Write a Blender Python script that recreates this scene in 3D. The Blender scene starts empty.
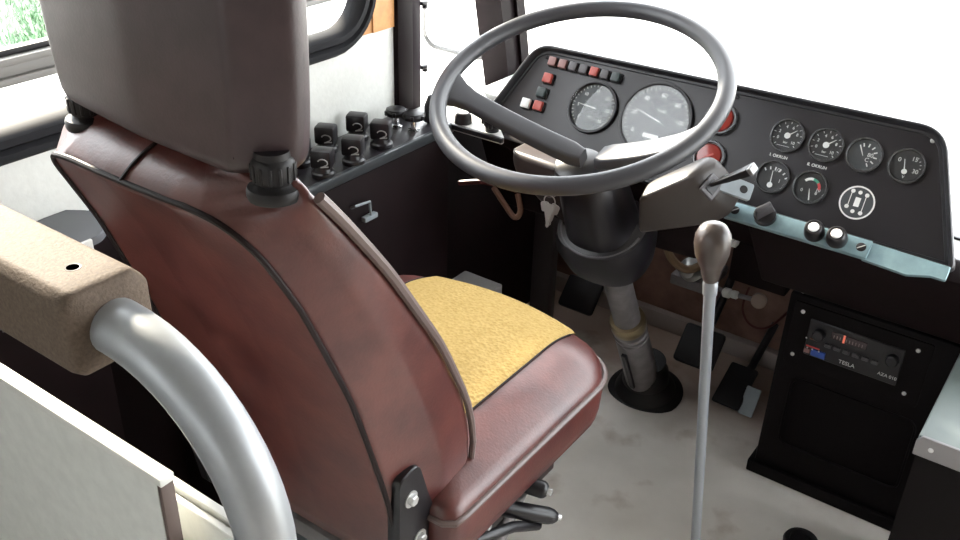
import bpy, bmesh, math, random
from mathutils import Vector, Matrix
random.seed(7)
PI = math.pi
scene = bpy.context.scene
COL = scene.collection
V = Vector

# ------------------------------------------------------------------ materials
MATS = {}
def srgb(r, g, b):
    f = lambda c: (c/255/12.92) if c/255 <= 0.04045 else ((c/255+0.055)/1.055)**2.4
    return (f(r), f(g), f(b))

def mat(name, col, rough=0.5, metal=0.0, spec=0.5, var=0.0, vscale=20.0, col2=None, bump=0.0, bscale=200.0,
        coat=0.0, bump_kind='noise', detail=4.0, bdist=0.002, lo=0.35, hi=0.65):
    m = bpy.data.materials.new(name); m.use_nodes = True
    nt = m.node_tree; b = nt.nodes['Principled BSDF']
    b.inputs['Base Color'].default_value = (*col, 1)
    b.inputs['Roughness'].default_value = rough
    b.inputs['Metallic'].default_value = metal
    b.inputs['Specular IOR Level'].default_value = spec
    if coat: b.inputs['Coat Weight'].default_value = coat; b.inputs['Coat Roughness'].default_value = 0.15
    tc = nt.nodes.new('ShaderNodeTexCoord')
    if col2 is not None or var:
        c2 = col2 if col2 is not None else tuple(min(1, c*(1+var)) for c in col)
        c1 = col if col2 is not None else tuple(c*(1-var) for c in col)
        n = nt.nodes.new('ShaderNodeTexNoise'); n.inputs['Scale'].default_value = vscale
        n.inputs['Detail'].default_value = detail; n.inputs['Roughness'].default_value = 0.6
        nt.links.new(tc.outputs['Object'], n.inputs['Vector'])
        r = nt.nodes.new('ShaderNodeValToRGB')
        r.color_ramp.elements[0].position = lo; r.color_ramp.elements[0].color = (*c1, 1)
        r.color_ramp.elements[1].position = hi; r.color_ramp.elements[1].color = (*c2, 1)
        nt.links.new(n.outputs['Fac'], r.inputs['Fac'])
        nt.links.new(r.outputs['Color'], b.inputs['Base Color'])
    if bump:
        if bump_kind == 'voronoi':
            n2 = nt.nodes.new('ShaderNodeTexVoronoi'); out = 'Distance'
        else:
            n2 = nt.nodes.new('ShaderNodeTexNoise'); out = 'Fac'; n2.inputs['Detail'].default_value = 3
        n2.inputs['Scale'].default_value = bscale
        nt.links.new(tc.outputs['Object'], n2.inputs['Vector'])
        bp = nt.nodes.new('ShaderNodeBump'); bp.inputs['Strength'].default_value = bump
        bp.inputs['Distance'].default_value = bdist
        nt.links.new(n2.outputs[out], bp.inputs['Height'])
        nt.links.new(bp.outputs['Normal'], b.inputs['Normal'])
    MATS[name] = m
    return m

def glass_mat(name, tint=(1, 1, 1), ior=1.5):
    m = bpy.data.materials.new(name); m.use_nodes = True
    nt = m.node_tree; nt.nodes.clear()
    o = nt.nodes.new('ShaderNodeOutputMaterial'); mx = nt.nodes.new('ShaderNodeMixShader')
    t = nt.nodes.new('ShaderNodeBsdfTransparent'); t.inputs['Color'].default_value = (*tint, 1)
    g = nt.nodes.new('ShaderNodeBsdfGlossy'); g.inputs['Roughness'].default_value = 0.03
    f = nt.nodes.new('ShaderNodeFresnel')
    # the same index from either side of the pane (the thin pane does not refract)
    ge = nt.nodes.new('ShaderNodeNewGeometry'); im = nt.nodes.new('ShaderNodeMix'); im.data_type = 'FLOAT'
    im.inputs[2].default_value = ior; im.inputs[3].default_value = 1/ior
    nt.links.new(ge.outputs['Backfacing'], im.inputs[0]); nt.links.new(im.outputs[0], f.inputs['IOR'])
    nt.links.new(f.outputs[0], mx.inputs[0]); nt.links.new(t.outputs[0], mx.inputs[1])
    nt.links.new(g.outputs[0], mx.inputs[2]); nt.links.new(mx.outputs[0], o.inputs['Surface'])
    MATS[name] = m
    return m

VINYL   = mat('brown_vinyl', (0.054, 0.010, 0.009), 0.36, spec=0.65, col2=(0.104, 0.028, 0.022), vscale=16, bump=0.25, bscale=260, bdist=0.001, detail=8)
VINYLP  = mat('brown_piping', (0.12, 0.085, 0.078), 0.40)
SEAMM   = mat('dark_seam', (0.010, 0.005, 0.005), 0.5, spec=0.2)
HEADV   = mat('headrest_vinyl', (0.034, 0.020, 0.022), 0.46, var=0.15, vscale=30, bump=0.2, bscale=320, bdist=0.001)
FABRIC  = mat('yellow_fabric', (0.36, 0.245, 0.085), 0.95, spec=0.1, col2=(0.44, 0.31, 0.12), vscale=160, bump=0.55, bscale=170, bump_kind='voronoi', bdist=0.003)
BLACKR  = mat('black_rubber', (0.009, 0.008, 0.009), 0.5, spec=0.3)
BLACKP  = mat('black_plastic', (0.009, 0.008, 0.010), 0.35, spec=0.4)
DASHM   = mat('dash_panel_black', (0.010, 0.008, 0.011), 0.36, spec=0.5, bump=0.15, bscale=500, bdist=0.0005)
DASHF   = mat('dash_frame_black', (0.018, 0.018, 0.021), 0.38)
WHEELM  = mat('wheel_grey', (0.034, 0.034, 0.038), 0.40, spec=0.4)
GREYM   = mat('grey_paint', (0.22, 0.25, 0.27), 0.38, var=0.06, vscale=30)
TUBEM   = mat('tube_grey', (0.33, 0.345, 0.36), 0.42, metal=0.35, var=0.05, vscale=25)
TEAL    = mat('blue_grey_metal', (0.20, 0.30, 0.33), 0.30, metal=0.3, var=0.1, vscale=40)
PADM    = mat('brown_pad', (0.086, 0.062, 0.046), 0.75, spec=0.3, col2=(0.122, 0.090, 0.066), vscale=320, bump=0.5, bscale=420, bdist=0.001)
WHITEW  = mat('white_wall', (0.60, 0.61, 0.58), 0.6, var=0.03, vscale=80, bump=0.15, bscale=150)
PARTM   = mat('partition_grey', (0.62, 0.63, 0.60), 0.5, var=0.05, vscale=60)
ALU     = mat('aluminium', (0.62, 0.62, 0.62), 0.35, metal=0.8)
ALUP    = mat('pale_aluminium', (0.66, 0.66, 0.63), 0.4, metal=0.1)
CHROME  = mat('chrome', (0.75, 0.75, 0.75), 0.18, metal=1.0)
BOLTM   = mat('bolt_steel', (0.55, 0.55, 0.55), 0.35, metal=0.6)
DARKB   = mat('dark_brown_panel', (0.0065, 0.0025, 0.0030), 0.6, spec=0.14, var=0.2, vscale=15)
FIREM   = mat('firewall_brown', (0.15, 0.082, 0.062), 0.75, col2=(0.24, 0.14, 0.11), vscale=12, bump=0.3, bscale=90)
FLOORM  = None
PILLAR  = mat('pillar_brown', (0.0055, 0.0025, 0.0032), 0.55, spec=0.08)
PILLAR2 = mat('pillar_purple', (0.013, 0.008, 0.011), 0.5, spec=0.12)
ORANGE  = mat('wood_orange', (0.50, 0.24, 0.08), 0.5, var=0.2, vscale=25)
REDP    = mat('red_plastic', (0.36, 0.06, 0.045), 0.35)
REDL    = mat('red_lens', (0.22, 0.022, 0.016), 0.2)
PINKP   = mat('pale_red_plastic', (0.22, 0.11, 0.10), 0.4)
DGREENP = mat('dark_green_plastic', (0.022, 0.035, 0.035), 0.4)
GREYP   = mat('grey_plastic', (0.06, 0.055, 0.06), 0.4)
WHITEP  = mat('white_print', (0.75, 0.75, 0.74), 0.5)
DIALM   = mat('dial_black', (0.012, 0.012, 0.014), 0.5)
DIALG   = mat('dial_grey', (0.05, 0.055, 0.06), 0.45)
GREENP  = mat('green_print', (0.05, 0.35, 0.22), 0.5)
REDPR   = mat('red_print', (0.6, 0.05, 0.05), 0.5)
BEZELM  = mat('bezel', (0.12, 0.12, 0.125), 0.25, metal=0.7)
RAILM   = mat('gear_rod', (0.22, 0.235, 0.26), 0.3, metal=0.45)
KNOBM   = mat('gear_knob_brown', (0.042, 0.031, 0.027), 0.33)
SILVER  = mat('key_silver', (0.62, 0.60, 0.58), 0.35, metal=0.5)
BRASS   = mat('brass_ring', (0.30, 0.235, 0.14), 0.35, metal=0.7)
COLUMN  = mat('column_grey', (0.20, 0.185, 0.19), 0.4, metal=0.3, var=0.15, vscale=30)
BLUEB   = mat('blue_button', (0.015, 0.06, 0.30), 0.4)
REDW    = mat('red_wire', (0.08, 0.016, 0.014), 0.5)
ORW     = mat('orange_strap', (0.10, 0.045, 0.025), 0.6)
CARD    = mat('grey_card', (0.26, 0.25, 0.25), 0.7)
LEDGE   = mat('ledge_grey', (0.50, 0.50, 0.48), 0.4)
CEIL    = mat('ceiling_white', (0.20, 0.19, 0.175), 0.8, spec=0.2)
GLASS   = glass_mat('window_glass')
GLASSG  = glass_mat('gauge_glass', (0.97, 0.98, 0.98), 1.55)

def floor_mat():
    m = bpy.data.materials.new('floor_lino'); m.use_nodes = True
    nt = m.node_tree; b = nt.nodes['Principled BSDF']; b.inputs['Roughness'].default_value = 0.6
    tc = nt.nodes.new('ShaderNodeTexCoord')
    def noise(s, d=5):
        n = nt.nodes.new('ShaderNodeTexNoise'); n.inputs['Scale'].default_value = s; n.inputs['Detail'].default_value = d
        nt.links.new(tc.outputs['Object'], n.inputs['Vector']); return n
    def ramp(n, p0, c0, p1, c1):
        r = nt.nodes.new('ShaderNodeValToRGB'); e = r.color_ramp.elements
        e[0].position = p0; e[0].color = (*c0, 1); e[1].position = p1; e[1].color = (*c1, 1)
        nt.links.new(n.outputs['Fac'], r.inputs['Fac']); return r
    a = ramp(noise(5), .3, (0.62, 0.58, 0.53), .7, (0.80, 0.76, 0.71))
    s = ramp(noise(9, 8), .60, (1, 1, 1), .78, (0.62, 0.55, 0.50))
    k = ramp(noise(260, 2), .70, (1, 1, 1), .80, (0.75, 0.72, 0.70))
    m1 = nt.nodes.new('ShaderNodeMixRGB'); m1.blend_type = 'MULTIPLY'; m1.inputs[0].default_value = 1
    m2 = nt.nodes.new('ShaderNodeMixRGB'); m2.blend_type = 'MULTIPLY'; m2.inputs[0].default_value = 1
    nt.links.new(a.outputs[0], m1.inputs[1]); nt.links.new(s.outputs[0], m1.inputs[2])
    nt.links.new(m1.outputs[0], m2.inputs[1]); nt.links.new(k.outputs[0], m2.inputs[2])
    # under-dash shade painted into the floor colour, with brown shoe dirt
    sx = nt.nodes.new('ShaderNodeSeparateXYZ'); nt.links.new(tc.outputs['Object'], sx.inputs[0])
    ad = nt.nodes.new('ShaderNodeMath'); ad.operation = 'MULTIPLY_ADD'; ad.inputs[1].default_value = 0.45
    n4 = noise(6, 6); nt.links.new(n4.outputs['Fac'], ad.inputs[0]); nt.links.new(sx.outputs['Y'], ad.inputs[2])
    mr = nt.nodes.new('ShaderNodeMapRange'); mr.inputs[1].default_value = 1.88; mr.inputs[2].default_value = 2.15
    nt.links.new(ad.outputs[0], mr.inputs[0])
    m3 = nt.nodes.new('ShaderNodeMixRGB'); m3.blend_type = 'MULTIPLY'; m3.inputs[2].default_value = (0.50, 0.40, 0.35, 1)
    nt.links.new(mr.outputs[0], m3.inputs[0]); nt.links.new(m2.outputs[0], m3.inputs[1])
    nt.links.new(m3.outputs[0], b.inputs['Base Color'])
    return m
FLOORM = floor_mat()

# ------------------------------------------------------------------ object helpers
def thing(name, label, cat, loc=(0, 0, 0), group=None):
    o = bpy.data.objects.new(name, None); COL.objects.link(o)
    o.location = loc; o.empty_display_size = 0.05
    o['label'] = label; o['category'] = cat
    if group: o['group'] = group
    return o

def tag(o, label, cat, group=None):
    o['label'] = label; o['category'] = cat
    if group: o['group'] = group
    return o

def wloc(o):
    p = V((0, 0, 0))
    while o is not None:
        p = p + V(o.location); o = o.parent
    return p

def obj(name, bm, m, parent=None, loc=None, smooth=True, angle=38, label=None):
    """links one bmesh (written in world coordinates) as one mesh object"""
    bmesh.ops.recalc_face_normals(bm, faces=bm.faces)
    base = wloc(parent) if parent is not None else V(loc or (0, 0, 0))
    bmesh.ops.translate(bm, verts=bm.verts, vec=-base)
    me = bpy.data.meshes.new(name); bm.to_mesh(me); bm.free()
    o = bpy.data.objects.new(name, me); COL.objects.link(o)
    for mm in (m if isinstance(m, (list, tuple)) else [m]): me.materials.append(mm)
    if smooth:
        me.polygons.foreach_set('use_smooth', [True]*len(me.polygons))
        me.set_sharp_from_angle(angle=math.radians(angle))
    if parent is not None: o.parent = parent
    else: o.location = base
    if label: o['label'] = label
    return o

def struct(name, bm, m, **k):
    o = obj(name, bm, m, **k); o['kind'] = 'structure'; return o

def dup(o, parent=None, delta=None):
    """a copy of an object and of everything under it"""
    c = o.copy(); COL.objects.link(c)
    if parent is not None: c.parent = parent
    if delta is not None: c.location = V(o.location) + V(delta)
    for ch in list(o.children): dup(ch, c)
    return c

def NB(): return bmesh.new()

def frame(origin, n, ref=(1, 0, 0)):
    """matrix with local z along n and local x along ref"""
    n = V(n).normalized(); x = V(ref); x = (x - n*x.dot(n))
    if x.length < 1e-5: x = V((0, 1, 0)) - n*n.y
    x.normalize(); y = n.cross(x)
    M = Matrix.Identity(4)
    for i in range(3): M[i][0] = x[i]; M[i][1] = y[i]; M[i][2] = n[i]; M[i][3] = origin[i]
    return M

def box(bm, lo, hi, bev=0.0, seg=2, M=None):
    lo, hi = V(lo), V(hi); c = (lo+hi)/2; s = hi-lo
    r = bmesh.ops.create_cube(bm, size=1.0)
    vs = r['verts']
    for v in vs: v.co = V((v.co.x*s.x+c.x, v.co.y*s.y+c.y, v.co.z*s.z+c.z))
    if bev > 0:
        es = list({e for v in vs for e in v.link_edges})
        rr = bmesh.ops.bevel(bm, geom=es, offset=bev, segments=seg, profile=0.5, affect='EDGES')
        vs = list({v for f in rr['faces'] for v in f.verts} | {v for v in vs if v.is_valid})
    if M is not None: bmesh.ops.transform(bm, matrix=M, verts=vs)
    return bm

def hull(bm, pts, bev=0.0, seg=2):
    t = bmesh.new()
    vs = [t.verts.new(p) for p in pts]
    bmesh.ops.convex_hull(t, input=vs)
    bmesh.ops.dissolve_limit(t, angle_limit=0.03, verts=t.verts, edges=t.edges)
    if bev > 0: bmesh.ops.bevel(t, geom=list(t.edges), offset=bev, segments=seg, profile=0.5, affect='EDGES')
    me = bpy.data.meshes.new('tmp'); t.to_mesh(me); t.free(); bm.from_mesh(me); bpy.data.meshes.remove(me)
    return bm

def loft(bm, rings, closed=True, cap0=True, cap1=True):
    L = [[bm.verts.new(p) for p in r] for r in rings]
    n = len(L[0])
    for a, b in zip(L, L[1:]):
        for i in range(n if closed else n-1):
            j = (i+1) % n
            try: bm.faces.new((a[i], a[j], b[j], b[i]))
            except ValueError: pass
    if closed and cap0: bm.faces.new(list(reversed(L[0])))
    if closed and cap1: bm.faces.new(L[-1])
    return bm

def smooth_path(pts, k=6):
    """Catmull-Rom through the points"""
    P = [V(p) for p in pts]; out = []
    for i in range(len(P)-1):
        p0 = P[max(i-1, 0)]; p1 = P[i]; p2 = P[i+1]; p3 = P[min(i+2, len(P)-1)]
        for j in range(k):
            t = j/k
            out.append(0.5*((2*p1)+(p2-p0)*t+(2*p0-5*p1+4*p2-p3)*t*t+(3*p1-p0-3*p2+p3)*t**3))
    out.append(P[-1]); return out

def tube(bm, pts, r, n=12, closed=False):
    P = [V(p) for p in pts]; N = len(P)
    rings = []; prev = None
    for i in range(N):
        a = P[(i-1) % N] if (closed or i > 0) else P[i]
        b = P[(i+1) % N] if (closed or i < N-1) else P[i]
        t = (b-a).normalized()
        if prev is None:
            x = t.orthogonal().normalized()
        else:
            x = (prev - t*prev.dot(t)).normalized()
        prev = x; y = t.cross(x)
        rr = r[i] if isinstance(r, (list, tuple)) else r
        rings.append([P[i] + (x*math.cos(2*PI*k/n)+y*math.sin(2*PI*k/n))*rr for k in range(n)])
    if closed:
        # close by best alignment
        L = [[bm.verts.new(p) for p in q] for q in rings]
        off = min(range(n), key=lambda s: (L[-1][0].co - L[0][s].co).length)
        for a, b in zip(L, L[1:]):
            for i in range(n): bm.faces.new((a[i], a[(i+1) % n], b[(i+1) % n], b[i]))
        a, b = L[-1], L[0]
        for i in range(n): bm.faces.new((a[i], a[(i+1) % n], b[(i+1+off) % n], b[(i+off) % n]))
    else: loft(bm, rings)
    return bm

def lathe(bm, prof, M, n=32):
    """profile of (radius, height) pairs spun about local z of M; open ends with r>0 are capped"""
    rings = [[M @ V((r*math.cos(2*PI*k/n), r*math.sin(2*PI*k/n), h)) for k in range(n)] for r, h in prof]
    loft(bm, rings, cap0=prof[0][0] > 1e-6, cap1=prof[-1][0] > 1e-6)
    return bm

def rpoly(corners, k=5):
    """corners = [(x, y, radius)] -> rounded closed outline"""
    out = []; n = len(corners)
    for i in range(n):
        p = V(corners[i][:2]); a = V(corners[i-1][:2]); b = V(corners[(i+1) % n][:2]); r = corners[i][2]
        if r <= 0: out.append(p); continue
        da = (a-p).normalized(); db = (b-p).normalized()
        ang = da.angle(db); d = min(r/math.tan(ang/2), 0.49*(a-p).length, 0.49*(b-p).length)
        s = p+da*d; e = p+db*d
        for j in range(k+1):
            t = j/k
            out.append((1-t)**2*s + 2*t*(1-t)*p + t*t*e)
    return out

def plate(bm, outline, M, z0, z1, inset=0.0):
    o2 = [(p[0], p[1]) for p in outline]
    r = [[M @ V((x, y, z0)) for x, y in o2], [M @ V((x, y, z1-inset)) for x, y in o2]]
    if inset:
        c = V((sum(x for x, _ in o2)/len(o2), sum(y for _, y in o2)/len(o2)))
        def ins(x, y):
            d = V((x, y))-c; l = d.length
            return c + d*((l-inset)/l)
        r.append([M @ V((*ins(x, y), z1)) for x, y in o2])
    loft(bm, r); return bm

def disc(bm, M, r, z, n=32):
    bm.faces.new([bm.verts.new(M @ V((r*math.cos(2*PI*k/n), r*math.sin(2*PI*k/n), z))) for k in range(n)])
    return bm

def text_into(bm, s, size, M, depth=0.0004, align='CENTER'):
    cu = bpy.data.curves.new('txt', 'FONT'); cu.body = s; cu.size = size
    cu.align_x = align; cu.align_y = 'CENTER'; cu.extrude = depth
    o = bpy.data.objects.new('txt', cu); COL.objects.link(o)
    me = o.to_mesh()
    t = bmesh.new(); t.from_mesh(me); bmesh.ops.transform(t, matrix=M, verts=t.verts)
    m2 = bpy.data.meshes.new('tmp'); t.to_mesh(m2); t.free(); bm.from_mesh(m2)
    o.to_mesh_clear(); bpy.data.objects.remove(o); bpy.data.meshes.remove(m2); bpy.data.curves.remove(cu)
    return bm

def hexbolt(bm, M, r=0.008, h=0.006):
    lathe(bm, [(r*1.5, 0), (r*1.5, 0.0015)], M, 20)
    lathe(bm, [(r, 0.0015), (r, h), (r*0.8, h+0.0015)], M, 6)
    return bm

T = Matrix.Translation
def RZ(a): return Matrix.Rotation(a, 4, 'Z')

# ------------------------------------------------------------------ camera
CAMH = 1.40
cam = bpy.data.cameras.new('camera'); co = bpy.data.objects.new('camera', cam); COL.objects.link(co)
R = ((0.81159235, 0.30694839, -0.49709208), (0.58355793, -0.38529787, 0.71484662), (0.0278925, -0.87024608, -0.49182697))
MC = Matrix.Identity(4)
for i in range(3):
    MC[i][0] = R[i][0]; MC[i][1] = -R[i][1]; MC[i][2] = -R[i][2]
MC.translation = V((0, 0, CAMH))
co.matrix_world = MC
cam.sensor_width = 36.0; cam.lens = 955.48*36/960; cam.clip_start = 0.02; cam.clip_end = 500
scene.camera = co

# ------------------------------------------------------------------ setting
WX = -1.20                       # inner face of the left wall
def wall_strip(bm, y0, y1, z0, z1, x0=WX-0.06, x1=WX): return box(bm, (x0, y0, z0), (x1, y1, z1))

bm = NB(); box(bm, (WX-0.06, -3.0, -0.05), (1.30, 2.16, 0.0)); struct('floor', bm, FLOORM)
bm = NB(); box(bm, (WX-0.06, -3.0, 2.05), (1.30, 2.16, 2.10)); struct('ceiling', bm, CEIL)

bm = NB()
wall_strip(bm, -3.0, 0.79, 0.765, 0.89); wall_strip(bm, 0.79, 1.405, 0.50, 0.89)
wall_strip(bm, -3.0, 1.405, 1.86, 2.05)
wall_strip(bm, 1.345, 1.405, 0.89, 1.86)
wall_strip(bm, -1.1, 0.36, 0.89, 1.86); wall_strip(bm, -3.0, -1.9, 0.89, 1.86)
struct('wall_left', bm, WHITEW)
bm = NB(); wall_strip(bm, -3.0, 2.16, 0.0, 0.50); wall_strip(bm, -3.0, 0.79, 0.50, 0.765); wall_strip(bm, 1.405, 2.16, 0.50, 0.66)
wall_strip(bm, 1.405, 2.16, 1.90, 2.05)
struct('wall_left_lower', bm, DARKB)
def fillet(zc, sg, a0, zlo, zhi):
    arc_ = [(1.24+0.108*math.cos(math.radians(a0+90*j/10)), zc+0.108*math.sin(math.radians(a0+90*j/10))) for j in range(11)]
    po = [(1.352, zc+sg*0.112)]+arc_
    b_ = NB(); loft(b_, [[V((x_, y, z)) for y, z in po] for x_ in (WX-0.02, WX+0.001)])
    for zz, inner in ((zlo, False), (zhi, True)):
        bmesh.ops.bisect_plane(b_, geom=list(b_.verts)+list(b_.edges)+list(b_.faces), plane_co=(0, 0, zz), plane_no=(0, 0, 1), clear_outer=inner, clear_inner=not inner)
    return b_
struct('wall_left_corner', fillet(0.990, -1, -90, 0.5, 0.897), WHITEW)
struct('trim_6', fillet(0.990, -1, -90, 0.897, 1.2), ORANGE)
struct('trim_7', fillet(1.760, 1, 0, 1.5, 2.0), ORANGE)
bm = NB(); box(bm, (WX-0.001, 1.343, 0.897), (WX+0.004, 1.404, 1.86))
struct('trim_1', bm, ORANGE)

# right wall, unseen: door-high front opening added to light the floor, closed behind
bm = NB(); box(bm, (1.24, -3.0, 0.0), (1.30, 1.0, 1.86)); box(bm, (1.24, -3.0, 1.86), (1.30, 2.16, 2.05))
box(bm, (1.24, 2.06, 0.0), (1.30, 2.16, 1.86)); box(bm, (1.24, 1.0, 0.0), (1.30, 1.1, 1.86)); box(bm, (1.24, 1.1, 0.0), (1.30, 2.06, 0.08))
struct('wall_right', bm, mat('tan_wall', (0.16, 0.145, 0.13), 0.7, spec=0.2))
bm = NB(); box(bm, (WX-0.06, -3.06, 0.0), (1.30, -3.0, 0.9)); box(bm, (WX-0.06, -3.06, 1.8), (1.30, -3.0, 2.05))
box(bm, (WX-0.06, -3.06, 0.9), (-0.25, -3.0, 1.8)); box(bm, (0.35, -3.06, 0.9), (1.30, -3.0, 1.8))
struct('wall_back', bm, WHITEW)  # unseen wall, added to cut the light from behind
# front wall below and above the windscreen
bm = NB(); box(bm, (WX, 2.10, 0.0), (1.24, 2.16, 0.545)); struct('wall_front', bm, FIREM)
bm = NB(); box(bm, (-0.235, 1.72, 0.545), (1.235, 2.16, 0.562), 0.002); struct('trim_3', bm, LEDGE)
bm = NB()
for y in (1.80, 1.90, 2.0): box(bm, (-0.20, y-0.006, 0.5615), (1.1, y+0.006, 0.5665), 0.001)
struct('trim_4', bm, BLACKP)
bm = NB(); box(bm, (WX, 2.10, 1.92), (1.24, 2.16, 2.05)); struct('wall_front_header', bm, CEIL)
bm = NB(); box(bm, (WX, 2.075, 0.0), (-0.44, 2.10, 0.050), 0.003); struct('baseboard_front', bm, mat('step_grey', (0.34, 0.29, 0.265), .6))
# windscreen
bm = NB(); box(bm, (WX+0.01, 2.125, 0.56), (1.24, 2.131, 1.92)); w = struct('window_3', bm, GLASS)
bm = NB(); box(bm, (WX-0.03, 1.50, 0.66), (WX-0.025, 2.10, 1.90)); w = struct('window_2', bm, GLASS)

# pillars
bm = NB(); box(bm, (WX-0.06, 1.405, 0.0), (WX+0.012, 1.452, 2.05), 0.004); p = struct('pillar_left', bm, PILLAR)
bm = NB(); box(bm, (WX-0.06, 1.452, 0.0), (WX+0.004, 1.487, 2.05), 0.004); struct('trim_2', bm, PILLAR2)
bm = NB()
for y0, y1, x in ((1.835, 1.868, 0.012), (1.868, 1.893, 0.006), (1.893, 1.925, 0.014)):
    r0 = [(WX-0.06, y0, 0.55), (WX+x, y0, 0.55), (WX+x, y1, 0.55), (WX-0.06, y1, 0.55)]
    r1 = [(a, b-0.36, 2.05) for a, b, c in r0]
    loft(bm, [[V(p) for p in r0], [V(p) for p in r1]])
struct('pillar_front', bm, PILLAR)
for z in (0.925, 0.795):
    bm = NB(); box(bm, (WX-0.004, 1.487, z-0.004), (WX+0.008, 1.505, z+0.004), 0.002)
    box(bm, (WX-0.004, 1.498, z-0.012), (WX+0.006, 1.505, z-0.004), 0.001)
    struct('trim_clip', bm, BLACKP)

# side window: rubber seal with rounded corners, aluminium rail, panes
def rrect_yz(y0, y1, z0, z1, r, x, k=8):
    out = []
    for cy, cz, a0 in ((y1-r, z0+r, -90), (y1-r, z1-r, 0), (y0+r, z1-r, 90), (y0+r, z0+r, 180)):
        for j in range(k+1):
            a = math.radians(a0+90*j/k); out.append(V((x, cy+r*math.cos(a), cz+r*math.sin(a))))
    return out
bm = NB()
L = []
prof = ((-0.026, 0.0), (0.004, 0.0), (0.014, 0.008), (0.014, 0.016), (0.006, 0.021), (0.014, 0.026), (0.014, 0.036), (0.004, 0.043), (-0.026, 0.043))
for dx, ins in prof:
    L.append(rrect_yz(0.32+ins, 1.355-ins, 0.875+ins, 1.875-ins, 0.115-ins, WX+dx))
loft(bm, L, cap0=False, cap1=False)
seal = struct('window_1', bm, mat('seal_rubber', (0.014, 0.014, 0.016), 0.65, spec=0.12))
bm = NB()
for a, b in ((0.974, 0.984), (0.984, 1.000), (1.000, 1.010)):
    d = 0.004 if a == 0.984 else 0.012
    box(bm, (WX-0.030, 0.35, a), (WX-0.014+d, 1.33, b), 0.0015)
struct('window_rail', bm, mat('rail_grey', (0.19, 0.185, 0.175), .5), parent=seal)
bm = NB(); box(bm, (WX-0.030, 0.35, 1.010), (WX-0.014, 1.33, 1.018), 0.001); struct('window_rail_seal', bm, BLACKR, parent=seal)
bm = NB(); box(bm, (WX-0.024, 0.35, 0.90), (WX-0.020, 1.33, 1.84)); struct('window_pane', bm, GLASS, parent=seal)

# outside ground and grass
bm = NB(); box(bm, (-60, -40, -1.0), (60, 80, -0.95))
PAVE = mat('pale_paving', (0.60, 0.59, 0.56), 0.9, var=0.03, vscale=2)
g = struct('ground', bm, PAVE)
GRASSM = mat('pale_green_grass', (0.062, 0.125, 0.062), 0.9, spec=0.05, col2=(0.14, 0.20, 0.135), vscale=6, detail=8)
bm = NB()
for i in range(14000):
    x = random.uniform(-15.5, -7.2); y = random.uniform(2.2, 8.2 if x < -9 else 5.4)
    h = random.uniform(0.04, 0.13); a = random.uniform(0, 2*PI); w_ = 0.013
    lx, ly = random.uniform(-.06, .06), random.uniform(-.06, .06)
    p = V((x, y, -0.95)); d = V((math.cos(a), math.sin(a), 0))*w_
    f = bm.faces.new([bm.verts.new(p-d), bm.verts.new(p+d), bm.verts.new(p+V((lx, ly, h)))])
box(bm, (-15.5, 2.2, -0.95), (-7.2, 5.4, -0.93)); box(bm, (-15.5, 5.4, -0.95), (-9, 8.2, -0.93))
o = obj('grass', bm, GRASSM, smooth=False); o['kind'] = 'stuff'
tag(o, 'pale green grass outside the side window', 'grass')

# ------------------------------------------------------------------ driver seat
C = -0.74
seat = thing('driver_seat', 'brown vinyl bus driver seat with yellow fabric cushion and tall headrest', 'seat', (C, 0.85, 0.0))

def lerp(a, b, t): return a+(b-a)*t
def interp(tab, t):
    for (t0, v0), (t1, v1) in zip(tab, tab[1:]):
        if t <= t1:
            s = (t-t0)/(t1-t0)
            return tuple(lerp(a, b, s) for a, b in zip(v0, v1))
    return tab[-1][1]
# level: back y,z ; front y,z ; back half width right / left ; front half width
LEV = [(-0.08, (0.668, 0.430, 0.742, 0.425, 0.170, 0.140, 0.172)),
       (0.02, (0.650, 0.500, 0.775, 0.490, 0.180, 0.142, 0.185)),
       (0.20, (0.630, 0.605, 0.804, 0.600, 0.184, 0.148, 0.195)),
       (0.30, (0.612, 0.685, 0.786, 0.680, 0.178, 0.153, 0.196)),
       (0.48, (0.588, 0.781, 0.730, 0.795, 0.170, 0.160, 0.193)),
       (0.75, (0.541, 0.911, 0.641, 0.928, 0.155, 0.160, 0.190)),
       (0.93, (0.503, 0.989, 0.576, 1.012, 0.141, 0.157, 0.186)),
       (1.00, (0.491, 1.011, 0.556, 1.036, 0.137, 0.153, 0.182))]
def level(t):
    # smoothed table lookup
    a = interp(LEV, t-0.04); b = interp(LEV, t); c = interp(LEV, t+0.04)
    v = list((x+2*y+z)/4 for x, y, z in zip(a, b, c)) if t < 0.96 else list(b)
    # the back panel's top corners are rounded
    for i, r_, t0 in ((4, 0.050, 0.86), (5, 0.028, 0.92)):
        if t > t0: v[i] -= r_*(1-math.sqrt(max(0, 1-min(1, (t-t0)/(1-t0))**2)))
    return tuple(v)
def back_ring(t, ins=0.0, up=0.0):
    yb, zb, yf, zf, wr, wl, wf = level(t)
    D = math.hypot(yf-yb, zf-zb)
    c = [(-wl+ins, ins*1.4), (-0.05, ins*1.4-0.006), (0.05, ins*1.4-0.006), (wr-ins, ins*1.4),
         (lerp(wr, wf, .5)+0.010-ins, D*.5), (wf-ins, D*0.86-ins*.3), (wf-0.03-ins, D-ins*.3), (0.06, D+0.012), (-0.06, D+0.012),
         (-wf+0.03+ins, D-ins*.3), (-wf+ins, D*0.86-ins*.3), (-lerp(wl, wf, .5)-0.010+ins, D*.5)]
    rr = [0.014, .05, .05, 0.014, .05, .03, .03, .05, .05, .03, .03, .05]
    pts = rpoly([(x, d, r) for (x, d), r in zip(c, rr)], 4)
    return [V((C+p.x, lerp(yb, yf, p.y/D), lerp(zb, zf, p.y/D)+up)) for p in pts]
bm = NB()
rings = [back_ring(-0.02, 0.03, -0.012), back_ring(-0.02, 0.012, -0.006)]
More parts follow.
